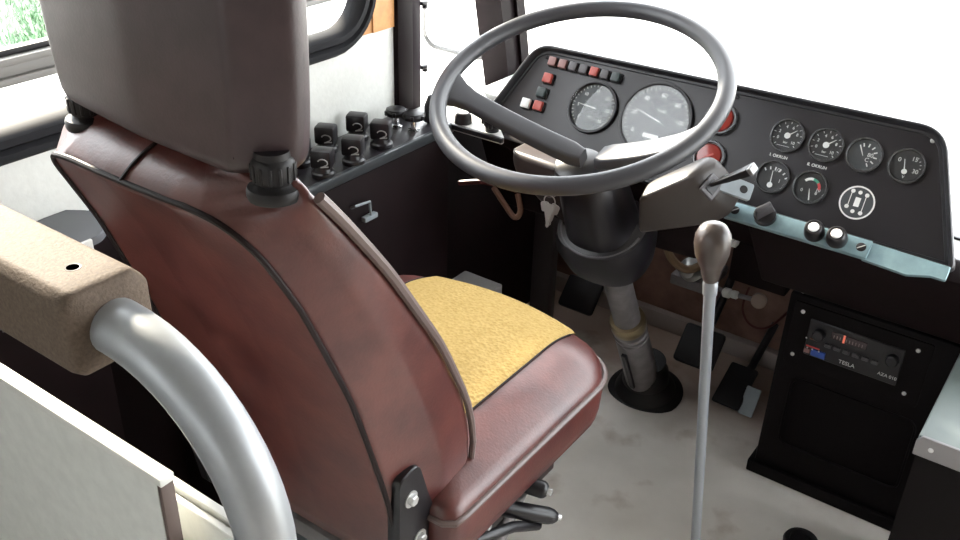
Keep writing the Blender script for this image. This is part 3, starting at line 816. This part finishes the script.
# push buttons
def button(u, v, m_, s=0.0095):
    M = D @ T((u, v, 0)); bm = NB(); box(bm, (-s*1.08, -s*1.08, -0.001), (s*1.08, s*1.08, 0.005), 0.001, 1, M); b_ = obj('push_button', bm, BLACKP, dash)
    bm = NB(); box(bm, (-s*.92, -s*.92, 0.004), (s*.92, s*.92, 0.013), 0.0015, 2, M); obj('button_cap', bm, m_, b_)
BTN = [(-0.568+0.0242*i, 0.033-0.0003*i) for i in range(7)]
for (u, v), m_ in zip(BTN, (PINKP, PINKP, GREYP, GREYP, REDP, GREYP, DGREENP)): button(u, v, m_)
for u, v, m_ in ((-0.566, -0.002, REDP), (-0.569, -0.033, DGREENP), (-0.566, -0.061, REDP), (-0.595, -0.062, WHITEP)): button(u, v, m_, 0.0105)
for u, v in ((-0.588, 0.040), (0.160, 0.050), (-0.18, 0.048), (-0.50, -0.12)):
    M = D @ T((u, v, 0)); bm = NB(); lathe(bm, [(0.004, 0), (0.004, 0.0015), (0.0025, 0.0028)], M, 14); obj('panel_screw', bm, BOLTM if u == 0.160 else BLACKP, dash)

# blue-grey bracket along the lower edge
br = thing('switch_bracket', 'blue-grey metal strip with knobs along the lower dashboard edge', 'bracket', (-0.33, 1.53, 0.60))
B0 = V((-0.52, 1.509, 0.671)); bn = V((0, -0.62, 0.785)); B = frame(B0, bn, (1, 0, 0))
bm = NB(); box(bm, (0.0, -0.017, -0.004), (0.250, 0.017, 0.008), 0.003, 2, B); obj('strip', bm, TEAL, br)
bm = NB(); plate(bm, rpoly([(0.243, -0.018, 0), (0.315, -0.022, .01), (0.350, -0.012, .01), (0.372, -0.012, .003), (0.372, 0.013, .003), (0.243, 0.016, 0)], 4), B, -0.004, 0.003, 0.001); obj('blade', bm, TEAL, br, label='flat tapered end of the strip')
for x in (0.016, 0.236):
    bm = NB(); lathe(bm, [(0.008, 0.006), (0.008, 0.0085), (0.005, 0.0095)], B @ T((x, 0.0, 0)), 20)
    s_ = obj('screw', bm, BLACKP, br)
    bm = NB(); box(bm, (-0.007, -0.0008, 0.0092), (0.007, 0.0008, 0.0102), 0, 1, B @ T((x, 0, 0)) @ RZ(.7)); obj('screw_slot', bm, BOLTM, s_)
for x in (0.158, 0.196):
    M = B @ T((x, 0.0, 0.008)); bm = NB(); lathe(bm, [(0.0165, 0), (0.0175, 0.004), (0.0155, 0.020), (0.0125, 0.023), (0.010, 0.0225)], M, 28); k = obj('round_knob', bm, BLACKP, br)
    bm = NB(); lathe(bm, [(0.009, 0.0225), (0.007, 0.0245), (0.0, 0.025)], M, 20); obj('knob_cap', bm, WHITEP, k, label='pale knob cap')
M = B @ T((0.070, 0.004, 0.008)); bm = NB(); lathe(bm, [(0.019, 0), (0.019, 0.010), (0.014, 0.013)], M, 24); k = obj('wing_knob', bm, BLACKP, br)
bm = NB(); hull(bm, [M @ RZ(.9) @ V(p) for p in ((-.017, -.006, .010), (.017, -.006, .010), (.017, .006, .010), (-.017, .006, .010), (-.014, -.004, .036), (.014, -.004, .036), (.014, .004, .036), (-.014, .004, .036))], 0.002)
obj('grip', bm, GREYP, k)

# ------------------------------------------------------------------ steering column and wheel
th = math.radians(20.5)
W = Matrix.Identity(4); W0 = V((-0.74, 1.331, 0.8916)); wu = V((1, 0, 0)); wv = V((0, math.cos(th), math.sin(th))); wn = V((0, -math.sin(th), math.cos(th)))
for i in range(3): W[i][0] = wu[i]; W[i][1] = wv[i]; W[i][2] = wn[i]; W[i][3] = W0[i]
wheel = thing('steering_wheel', 'large grey two-spoke steering wheel in front of the dashboard', 'steering wheel', tuple(W0))
bm = NB(); NR = 96; RM, rr = 0.2365, 0.0148
for_r = [[W @ V(((RM+rr*math.cos(2*PI*k/16))*math.cos(2*PI*i/NR), (RM+rr*math.cos(2*PI*k/16))*math.sin(2*PI*i/NR), rr*math.sin(2*PI*k/16))) for k in range(16)] for i in range(NR)]
LL = [[bm.verts.new(p) for p in q] for q in for_r]
for i in range(NR):
    for k in range(16): bm.faces.new((LL[i][k], LL[(i+1) % NR][k], LL[(i+1) % NR][(k+1) % 16], LL[i][(k+1) % 16]))
obj('rim', bm, WHEELM, wheel)
def spoke(a, inner, name):
    # flat bar dropping from the rim to the hub
    a = math.radians(a)
    p_out = V((0.228*math.cos(a), 0.228*math.sin(a), -0.004)); p_in = V(inner)
    rings = []
    N = 12
    d2 = V((p_in.x-p_out.x, p_in.y-p_out.y)).normalized(); s = V((-d2.y, d2.x))
    for i in range(N+1):
        t = i/N
        p = p_out.lerp(p_in, t); p.z += -0.006*math.sin(PI*t)
        w_ = (0.0205 if a < PI*1.5 else 0.026)+(0.020*(1-t*5)**2 if t < .2 else 0)-(0.006*(t-.92)/.08 if t > .92 else 0)
        h = lerp(0.010, 0.015, t)
        sec_ = rpoly([(-w_, -h, .005), (w_, -h, .005), (w_*.92, h*.6, .006), (-w_*.92, h*.6, .006)], 3)
        rings.append([W @ V((p.x+s.x*q.x, p.y+s.y*q.x, p.z+q.y)) for q in sec_])
    b_ = NB(); loft(b_, rings); return obj('spoke', b_, WHEELM, wheel)
spoke(198, (0.026, -0.050, -0.098), 'l')
spoke(349, (0.050, -0.036, -0.100), 'r')
bm = NB(); lathe(bm, [(0.030, -0.165), (0.040, -0.155), (0.044, -0.140), (0.042, -0.122), (0.034, -0.116), (0.0, -0.115)], W @ T((0.012, -0.045, 0)), 36); obj('hub', bm, BLACKP, wheel)

colm = thing('steering_column', 'grey steering column with black shroud and rubber floor boot', 'steering column', (-0.745, 1.80, 0.0))
A0 = V((-0.745, 1.800, 0.0)); A1 = V((-0.7405, 1.392, 0.727)); ax = (A1-A0).normalized(); CL = (A1-A0).length
AM = frame(A0, ax, (1, 0, 0))
bm = NB(); lathe(bm, [(0.030, 0.04), (0.030, CL-0.01)], AM, 32); obj('tube', bm, COLUMN, colm)
bm = NB(); lathe(bm, [(0.040, 0.045), (0.038, 0.265), (0.035, 0.268), (0.038, 0.272), (0.039, 0.283), (0.036, 0.287), (0.038, 0.291), (0.038, 0.308), (0.034, 0.313), (0.030, 0.315)], AM, 32); sl = obj('sleeve', bm, COLUMN, colm)
bm = NB(); lathe(bm, [(0.0385, 0.304), (0.0400, 0.307), (0.0400, 0.332), (0.038, 0.336), (0.030, 0.3362)], AM, 32); obj('ring', bm, BRASS, colm, label='brassy ring on the column')
bm = NB(); box(bm, (-0.007, -0.046, 0.09), (0.005, -0.038, 0.24), 0.001, 1, AM); obj('clamp', bm, BLACKP, colm)
bm = NB(); lathe(bm, [(0.090, 0.001), (0.092, 0.006), (0.088, 0.010), (0.074, 0.016), (0.067, 0.032), (0.056, 0.044), (0.054, 0.075), (0.048, 0.085), (0.047, 0.105), (0.040, 0.106)],
                      frame(A0+V((0, -0.004, 0)), V((0, -0.18, 1)), (1, 0, 0)), 40); obj('floor_boot', bm, BLACKR, colm)
# shroud
bm = NB()
rings = []
for h, rx, ry in ((CL-0.265, 0.060, 0.060), (CL-0.255, 0.085, 0.075), (CL-0.20, 0.097, 0.084), (CL-0.16, 0.085, 0.078), (CL-0.155, 0.065, 0.068), (CL-0.06, 0.058, 0.062), (CL-0.02, 0.055, 0.058), (CL, 0.045, 0.045)):
    rings.append([AM @ V((rx*math.copysign(abs(math.cos(a))**.8, math.cos(a)), ry*math.copysign(abs(math.sin(a))**.8, math.sin(a)), h)) for a in [2*PI*k/40 for k in range(40)]])
loft(bm, rings); obj('shroud', bm, BLACKP, colm)
bm = NB(); tube(bm, [AM @ V((0.080*math.cos(a), -0.079*math.sin(a)+0.0, CL-0.160)) for a in [PI*.02+PI*.96*i/24 for i in range(25)]], 0.003, 6); obj('shroud_lip', bm, GREYP, colm)
# ignition side housing left
bm = NB(); hull(bm, [V(p) for p in ((-0.955, 1.45, 0.69), (-0.80, 1.42, 0.700), (-0.955, 1.53, 0.69), (-0.78, 1.52, 0.70), (-0.93, 1.45, 0.64), (-0.80, 1.42, 0.58), (-0.93, 1.52, 0.63), (-0.78, 1.52, 0.58))], 0.012, 3); obj('ignition_housing', bm, mat('housing_brown', (0.035, 0.024, 0.021), .45), colm)
# stalk housing on the right
bm = NB(); hull(bm, [V(p) for p in ((-0.640, 1.395, 0.698), (-0.648, 1.445, 0.712), (-0.560, 1.415, 0.757), (-0.556, 1.475, 0.780), (-0.645, 1.42, 0.618), (-0.640, 1.50, 0.62),
                                    (-0.548, 1.45, 0.652), (-0.500, 1.475, 0.675), (-0.490, 1.495, 0.718), (-0.530, 1.475, 0.772), (-0.540, 1.425, 0.735), (-0.54, 1.52, 0.70))], 0.007, 3)
sh = obj('stalk_housing', bm, mat('housing_grey', (0.036, 0.029, 0.026), .40), colm, label='grey stalk switch housing')
Mh = frame((-0.528, 1.438, 0.738), (0.70, -0.45, 0.55), (0, 1, .4))
bm = NB(); box(bm, (-0.020, -0.015, -0.004), (0.020, 0.015, 0.003), 0.002, 1, Mh); obj('stalk_plate', bm, GREYP, sh)
bm = NB(); box(bm, (-0.012, -0.009, 0.001), (0.012, 0.009, 0.0042), 0.0005, 1, Mh); obj('stalk_slot', bm, BLACKP, sh)
stalk = NB(); p0 = V((-0.530, 1.436, 0.742)); p1 = V((-0.455, 1.415, 0.800))
Ms = frame(p0, p1-p0, (0, 1, 0.3)); Ls = (p1-p0).length
hull(stalk, [Ms @ V(p) for p in ((-.003, -.003, 0), (.003, -.003, 0), (.003, .003, 0), (-.003, .003, 0), (-.006, -.0045, .035), (.006, -.0045, .035), (.006, .0045, .035), (-.006, .0045, .035), (-.010, -.007, Ls-.008), (.010, -.007, Ls-.008), (.010, .007, Ls-.008), (-.010, .007, Ls-.008))], 0.0015)
st = obj('stalk', stalk, BLACKP, sh)
bm = NB(); box(bm, (-.010, -.007, Ls-.008), (.010, .007, Ls), .0015, 1, Ms); obj('stalk_tip', bm, mat('tip_grey', (.25, .25, .25), .4, metal=.4), sh, label='silver stalk tip')
bm = NB(); Mt = frame((-0.490, 1.470, 0.735), (0.55, -0.6, 0.6), (1, 0, 0.1)); plate(bm, rpoly([(-0.035, -0.016, .004), (0.022, -0.014, .004), (0.022, 0.016, .004), (-0.03, 0.016, .004)], 3), Mt, -0.008, 0.0, .001)
tb = obj('bracket_tab', bm, GREYM, sh, label='grey tab with a dark hole')
bm = NB(); disc(bm, Mt @ T((0.006, 0.001, 0)), 0.007, 0.0006, 20); obj('hole', bm, BLACKP, tb)

# keys
keys = thing('key_bunch', 'bunch of small silver keys hanging from the ignition lock', 'keys', (-0.825, 1.42, 0.60))
KX, KY, KZ = -0.825, 1.418, 0.638
bm = NB(); lathe(bm, [(0.013, 0), (0.013, 0.01), (0.010, 0.012)], frame((KX-0.004, KY+0.004, KZ+0.012), (0, -1, .2)), 20); obj('ignition_barrel', bm, COLUMN, colm)
bm = NB(); tube(bm, [V((KX+0.012*math.cos(a), KY-0.010, KZ-0.004+0.012*math.sin(a))) for a in [2*PI*i/24 for i in range(24)]], 0.0012, 6, closed=True); obj('key_ring', bm, SILVER, keys)
for dx, rot, dy in ((0.004, 0.12, -0.013), (-0.010, -0.2, -0.009), (0.012, 0.30, -0.008)):
    M = Matrix.Translation((KX+dx, KY+dy, KZ-0.014)) @ Matrix.Rotation(rot, 4, 'Y')
    bm = NB(); M2 = M @ Matrix(((1, 0, 0, 0), (0, 0, -1, 0), (0, 1, 0, 0), (0, 0, 0, 1)))
    plate(bm, rpoly([(-.009, -.014, .004), (.009, -.014, .004), (.009, .006, .005), (-.009, .006, .005)], 4), M2, -.001, .001)
    plate(bm, rpoly([(-.003, -.042, .001), (.001, -.045, .001), (.004, -.040, .001), (.0028, -.034, 0), (.004, -.030, 0), (.004, -.013, 0), (-.003, -.013, 0)], 2), M2, -.0008, .0008)
    obj('key', bm, SILVER, keys)

# ------------------------------------------------------------------ gear lever
gl = thing('gear_lever', 'tall grey gear lever with rounded brown-grey knob', 'gear lever', (-0.335, 1.19, 0.0))
K = V((-0.340, 0.956, 0.899)); base = V((-0.330, 1.155, 0.0))
dr = (K-base).normalized(); GL = (K-base).length
Mg = frame(base, dr, (1, 0, 0))
bm = NB(); lathe(bm, [(0.0072, 0.0), (0.0072, GL-0.075)], Mg, 20); obj('rod', bm, RAILM, gl)
bm = NB(); lathe(bm, [(0.0074, GL-0.085), (0.0088, GL-0.084), (0.0092, GL-0.068), (0.008, GL-0.066), (0.008, GL-0.060)], Mg, 24); obj('collar', bm, RAILM, gl)
bm = NB(); lathe(bm, [(0.0092, GL-0.062), (0.0108, GL-0.056), (0.0125, GL-0.044), (0.0165, GL-0.034), (0.0200, GL-0.022), (0.0215, GL-0.008), (0.0205, GL+0.004), (0.0165, GL+0.013), (0.0095, GL+0.0185), (0.0, GL+0.020)], Mg, 32); obj('knob', bm, KNOBM, gl)

# floor grommet
gr = thing('floor_grommet', 'black round rubber grommet on the floor near the gear lever', 'grommet', (-0.266, 1.535, 0.0))
bm = NB(); lathe(bm, [(0.034, 0.0), (0.035, 0.008), (0.032, 0.014), (0.024, 0.015), (0.022, 0.010)], T((-0.262, 1.530, 0.0)), 32); obj('body', bm, BLACKR, gr)

# ------------------------------------------------------------------ radio cabinet
rc = thing('radio_cabinet', 'black floor cabinet under the right of the dashboard holding a radio', 'cabinet', (-0.265, 1.85, 0.0))
CABM = mat('cabinet_black', (0.0035, 0.0022, 0.0025), 0.55, spec=0.10)
bm = NB(); box(bm, (-0.425, 1.685, 0.006), (-0.055, 2.05, 0.455), 0.004); obj('body', bm, CABM, rc)
bm = NB(); box(bm, (-0.437, 1.675, 0.0), (-0.050, 2.06, 0.030), 0.003); obj('base_flange', bm, CABM, rc)
bm = NB(); M = Matrix(((1, 0, 0, 0), (0, 0, -1, 1.685), (0, 1, 0, 0), (0, 0, 0, 1)))
plate(bm, rpoly([(-0.412, 0.300, .006), (-0.150, 0.300, .006), (-0.150, 0.442, .006), (-0.412, 0.442, .006)], 3), M, 0.0, 0.003, .001); fp = obj('front_plate', bm, CABM, rc)
for x, z in ((-0.393, 0.423), (-0.175, 0.422), (-0.395, 0.322), (-0.177, 0.323)):
    bm = NB(); lathe(bm, [(0.0042, 0), (0.0042, 0.002), (0.002, 0.0032)], M @ T((x, z, 0.003)), 14); obj('plate_screw', bm, ALU, fp)
bm = NB(); tube(bm, [M @ V((p.x, p.y, 0.002)) for p in rpoly([(-0.385, 0.10, .02), (-0.140, 0.10, .02), (-0.140, 0.268, .02), (-0.385, 0.268, .02)], 6)], 0.003, 6, closed=True); obj('panel_bead', bm, CABM, rc)
bm = NB(); hexbolt(bm, M @ T((-0.402, 0.468, -0.0)), 0.005, 0.005); obj('corner_bolt', bm, BOLTM, rc)
rd = thing('car_radio', 'black radio with a lit red tuning pointer and small blue button', 'radio', (-0.285, 1.68, 0.33))
bm = NB(); box(bm, (-0.375, 0.333, 0.0032), (-0.195, 0.415, 0.007), 0.002, 1, M); obj('face', bm, BLACKP, rd)
bm = NB(); box(bm, (-0.330, 0.388, 0.006), (-0.262, 0.404, 0.009), 0.001, 1, M); sc = obj('tuning_scale', bm, mat('scale_glass', (0.05, 0.035, 0.038), 0.25), rd)
bm = NB(); ticks_ = [(-0.325+0.006*i) for i in range(10)]
for x in ticks_: box(bm, (x, 0.391, 0.009), (x+0.0015, 0.394+0.004*((int(x*1000)) % 2), 0.0093), 0, 1, M)
obj('scale_marks', bm, mat('scale_print', (0.16, 0.11, 0.11), .5), rd, smooth=False)
RED_E = bpy.data.materials.new('red_pointer'); RED_E.use_nodes = True
_b = RED_E.node_tree.nodes['Principled BSDF']; _b.inputs['Base Color'].default_value = (.6, .12, .08, 1); _b.inputs['Emission Color'].default_value = (1, .25, .15, 1); _b.inputs['Emission Strength'].default_value = 0.35
bm = NB(); box(bm, (-0.307, 0.388, 0.009), (-0.303, 0.405, 0.010), 0, 1, M); obj('tuning_pointer', bm, RED_E, rd, label='lit red pointer')
for x in (-0.352, -0.212):
    bm = NB(); lathe(bm, [(0.012, 0.006), (0.0115, 0.018), (0.009, 0.020), (0.0, 0.020)], M @ T((x, 0.388, 0)), 24); obj('radio_knob', bm, BLACKP, rd)
for i in range(6):
    bm = NB(); box(bm, (-0.338+0.018*i, 0.366, 0.006), (-0.325+0.018*i, 0.374, 0.011), 0.001, 1, M); obj('preset_key', bm, GREYP, rd)
bm = NB(); box(bm, (-0.360, 0.337, 0.006), (-0.332, 0.352, 0.010), 0.001, 1, M); obj('button', bm, BLUEB, rd, label='blue button')
bm = NB(); box(bm, (-0.374, 0.339, 0.006), (-0.362, 0.350, 0.010), 0.001, 1, M); obj('button', bm, PINKP, rd, label='reddish button')
bm = NB(); box(bm, (-0.372, 0.3535, 0.006), (-0.345, 0.3565, 0.008), 0, 1, M); obj('stripe', bm, REDPR, rd)
bm = NB(); box(bm, (-0.368, 0.371, 0.006), (-0.350, 0.374, 0.008), 0, 1, M); obj('stripe', bm, ORW, rd)
for x, z in ((-0.368, 0.352), (-0.358, 0.352), (-0.345, 0.352), (-0.374, 0.373)):
    bm = NB(); disc(bm, M @ T((x, z, 0)), 0.0018, 0.0105, 12); obj('dot', bm, WHITEP, rd)
bm = NB(); text_into(bm, 'TESLA', 0.0115, M @ T((-0.290, 0.3445, 0.0072)), 0.0003); obj('maker_text', bm, WHITEP, rd, smooth=False)
bm = NB(); text_into(bm, 'AZA 010', 0.0095, M @ T((-0.214, 0.349, 0.0072)), 0.0003); obj('model_text', bm, WHITEP, rd, smooth=False)

# engine cover at the right edge
ec = thing('engine_cover', 'black engine cover with grey top and metal lip at the right edge', 'cover', (0.2, 1.48, 0.0))
bm = NB(); box(bm, (-0.098, 1.312, 0.0), (0.60, 1.63, 0.468)); obj('body', bm, CABM, ec)
bm = NB(); box(bm, (-0.102, 1.312, 0.468), (0.60, 1.63, 0.500), 0.003); obj('top', bm, mat('cover_top', (0.125, 0.15, 0.145), 0.45, var=.05), ec)
bm = NB(); hull(bm, [V(p) for y in (1.307, 1.312) for p in ((-0.103, y, 0.466), (0.60, y, 0.466), (-0.103, y, 0.492), (-0.095, y, 0.502), (0.60, y, 0.502))], 0.0008, 1); lip = obj('lip', bm, mat('lip_metal', (0.20, 0.19, 0.195), .4, metal=.3), ec, label='metal lip along the front edge')
bm = NB(); lathe(bm, [(0.004, 0), (0.004, 0.001), (0.002, 0.002)], frame((-0.080, 1.307, 0.484), (0, -1, 0)), 14); obj('rivet', bm, ALU, lip)

# ------------------------------------------------------------------ pedals and odds and ends under the dash
def pedal(name, label, pts_, n_bev, stem):
    t = thing(name, label, 'pedal', (pts_[0][0], pts_[0][1], 0.0), 'driving pedals')
    bm_ = NB(); hull(bm_, [V(p) for p in pts_], n_bev, 2); obj('pad', bm_, BLACKR, t)
    bm_ = NB(); tube(bm_, stem, 0.010, 10); obj('arm', bm_, BLACKP, t)
def slab(c, ux, uy, n, a, b, h):
    c, ux, uy, n = V(c), V(ux).normalized(), V(uy).normalized(), V(n).normalized()
    return [c+ux*(sx*a)+uy*(sy*b)+n*k for sx in (-1, 1) for sy in (-1, 1) for k in (0, h)]
nP = (0, -0.75, 0.66)
pedal('brake_pedal', 'black brake pedal behind the gear lever', slab((-0.665, 1.91, 0.10), (1, 0, 0), (0, .66, .75), nP, .052, .05, .022), .010, [(-0.665, 1.925, 0.11), (-0.655, 1.97, 0.20), (-0.645, 2.05, 0.33), (-0.64, 2.098, 0.42)])
pedal('clutch_pedal', 'dark clutch pedal left of the steering column', slab((-1.02, 1.945, 0.10), (1, 0, 0), (0, .66, .75), nP, .052, .045, .020), .009, [(-1.02, 1.95, 0.11), (-1.02, 2.04, 0.25), (-1.02, 2.098, 0.40)])
pedal('accelerator_pedal', 'black accelerator pedal on the floor right of the brake pedal', slab((-0.56, 1.90, 0.035), (1, 0, 0), (0, .9, .43), (0, -.43, .9), .035, .06, .014), .006, [(-0.56, 1.93, 0.03), (-0.555, 1.99, 0.05), (-0.55, 2.098, 0.12)])
bm = NB(); hull(bm, slab((-0.512, 1.875, 0.03), (1, 0, 0), (0, .6, .8), (0, -.8, .6), .018, .035, .006), .003); tag(obj('pedal_stop', bm, GREYM, loc=(-0.512, 1.875, 0)), 'small grey metal plate beside the accelerator pedal', 'plate')
bm = NB(); box(bm, (-1.155, 1.90, 0.0), (-1.095, 1.935, 0.46), 0.004); tag(obj('support_post', bm, mat('post_brown', (0.045, 0.038, 0.04), .5), loc=(-1.12, 1.9, 0)), 'dark post under the left of the dashboard', 'post')
bm = NB(); box(bm, (-1.065, 1.30, 0.0), (-0.965, 1.475, 0.372), 0.004); tag(obj('storage_box', bm, CARD, loc=(-1.0, 1.4, 0)), 'small grey box on the floor beyond the seat cushion', 'box')
# wiring
def cable(name, label, pts_, r, m_):
    bm_ = NB(); tube(bm_, smooth_path(pts_, 6), r, 8); tag(obj(name, bm_, m_, loc=pts_[0]), label, 'cable')
cable('red_cable', 'dull red cable under the left end of the dashboard', [(-1.07, 1.455, 0.585), (-1.02, 1.46, 0.60), (-0.985, 1.47, 0.60), (-0.955, 1.50, 0.585)], 0.006, REDW)
cable('orange_strap', 'orange brown strap hanging left of the keys', [(-0.985, 1.455, 0.60), (-0.955, 1.45, 0.575), (-0.925, 1.445, 0.555), (-0.915, 1.45, 0.57), (-0.93, 1.46, 0.60)], 0.006, ORW)
cable('wire_loop', 'thin curled wire beside the radio cabinet', [(-0.60, 1.99, 0.26), (-0.60, 1.97, 0.21), (-0.57, 1.96, 0.18), (-0.53, 1.97, 0.185), (-0.50, 2.04, 0.22), (-0.49, 2.098, 0.24)], 0.003, REDW)
# brake valve under the dash
bv = thing('brake_valve', 'round pale metal valve behind the gear lever knob', 'valve', (-0.74, 1.98, 0.22))
bm = NB(); lathe(bm, [(0.030, 0), (0.030, 0.03), (0.022, 0.036), (0.016, 0.05), (0.010, 0.052)], frame((-0.738, 1.985, 0.268), (0, -1, .2)), 28); obj('cap', bm, BOLTM, bv)
bm = NB(); box(bm, (-0.79, 1.96, 0.215), (-0.69, 2.09, 0.245), 0.006); obj('body', bm, COLUMN, bv)
bm = NB(); tube(bm, [(-0.70, 1.97, 0.245), (-0.64, 1.955, 0.247), (-0.56, 1.95, 0.256)], 0.006, 10); obj('pipe', bm, COLUMN, bv)
bm = NB(); tube(bm, smooth_path([(-0.81, 1.945, 0.34), (-0.775, 1.915, 0.312), (-0.735, 1.925, 0.29), (-0.70, 1.95, 0.315), (-0.69, 2.03, 0.36), (-0.69, 2.098, 0.37)], 6), 0.010, 8); obj('hose', bm, mat('hose_tan', (0.24, 0.15, 0.08), .45), bv, label='tan hose')
for x, z, r in ((-0.638, 0.2475, .012), (-0.619, 0.2495, .010)):
    bm = NB(); lathe(bm, [(r*.5, -r), (r, -r*.6), (r, r*.6), (r*.5, r)], frame((x, 1.953, z), (1, -.1, .1)), 14); obj('union', bm, ALUP, bv, label='pale pipe union')
bm = NB(); lathe(bm, [(0.018, 0), (0.018, 0.012), (0.012, 0.016)], frame((-0.560, 1.955, 0.256), (.2, -1, .2)), 20); obj('plug', bm, mat('tan_plug', (.35, .27, .22), .5), bv, label='tan end plug')
bm = NB(); lathe(bm, [(0.010, 0), (0.010, 0.010), (0.006, 0.012)], frame((-0.60, 1.80, 0.470), (0, -1, .3)), 14); box(bm, (-0.612, 1.80, 0.45), (-0.588, 1.84, 0.49))
tag(obj('connector', bm, ALUP, loc=(-0.6, 1.8, .46)), 'small white connector under the dashboard right of the gear knob', 'connector')
bm = NB(); box(bm, (-0.60, 1.82, 0.36), (-0.47, 2.08, 0.455), 0.005); tag(obj('heater_box', bm, DARKB, loc=(-0.57, 1.9, .4)), 'dark box under the dashboard between column and radio cabinet', 'box')

# ------------------------------------------------------------------ mirror outside
mi = thing('side_mirror', 'grey framed outside mirror seen through the driver side window', 'mirror', (-1.55, 2.05, 0.60))
ol = [V((p.y, 2.05-0.04*(p.y+1.55), p.z)) for p in rrect_yz(-1.640, -1.415, 0.636, 1.04, 0.045, 0.0)]
bm = NB(); tube(bm, ol, 0.008, 10, closed=True); obj('frame', bm, mat('mirror_frame', (0.035, 0.034, 0.033), .5), mi)
bm = NB(); bm.faces.new([bm.verts.new(p+V((0, -0.003, 0))) for p in ol]); bm.faces.new([bm.verts.new(p+V((0, 0.012, 0))) for p in reversed(ol)]); obj('mirror_glass', bm, mat('mirror_face', (.9, .9, .9), .06, metal=1.0), mi)
bm = NB(); tube(bm, [(-1.425, 2.08, 1.10), (-1.395, 2.045, 0.72), (-1.38, 2.04, 0.64), (-1.27, 2.0, 0.60)], 0.010, 12); obj('arm', bm, mat('mirror_arm', (.06, .055, .045), .5), mi)

# ------------------------------------------------------------------ light
wd = bpy.data.worlds.new('world'); scene.world = wd; wd.use_nodes = True
bg = wd.node_tree.nodes['Background']; bg.inputs[0].default_value = (0.93, 0.97, 1.0, 1); bg.inputs[1].default_value = 9.0
sun = bpy.data.lights.new('sun', 'SUN'); so = bpy.data.objects.new('sun', sun); COL.objects.link(so)
sun.energy = 21.0; sun.angle = math.radians(5); sun.color = (1.0, 0.90, 0.73)
sd_ = V((0.70, -0.27, -0.36))
so.rotation_euler = sd_.to_track_quat('-Z', 'Y').to_euler(); so.location = (-3, 3, 4)

vs = scene.view_settings
vs.view_transform = 'Standard'; vs.look = 'None'; vs.gamma = 1.0; vs.use_curve_mapping = False
vs.exposure = 0.22
scene.display_settings.display_device = 'sRGB'
scene.cycles.max_bounces = 10
scene.cycles.transparent_max_bounces = 16
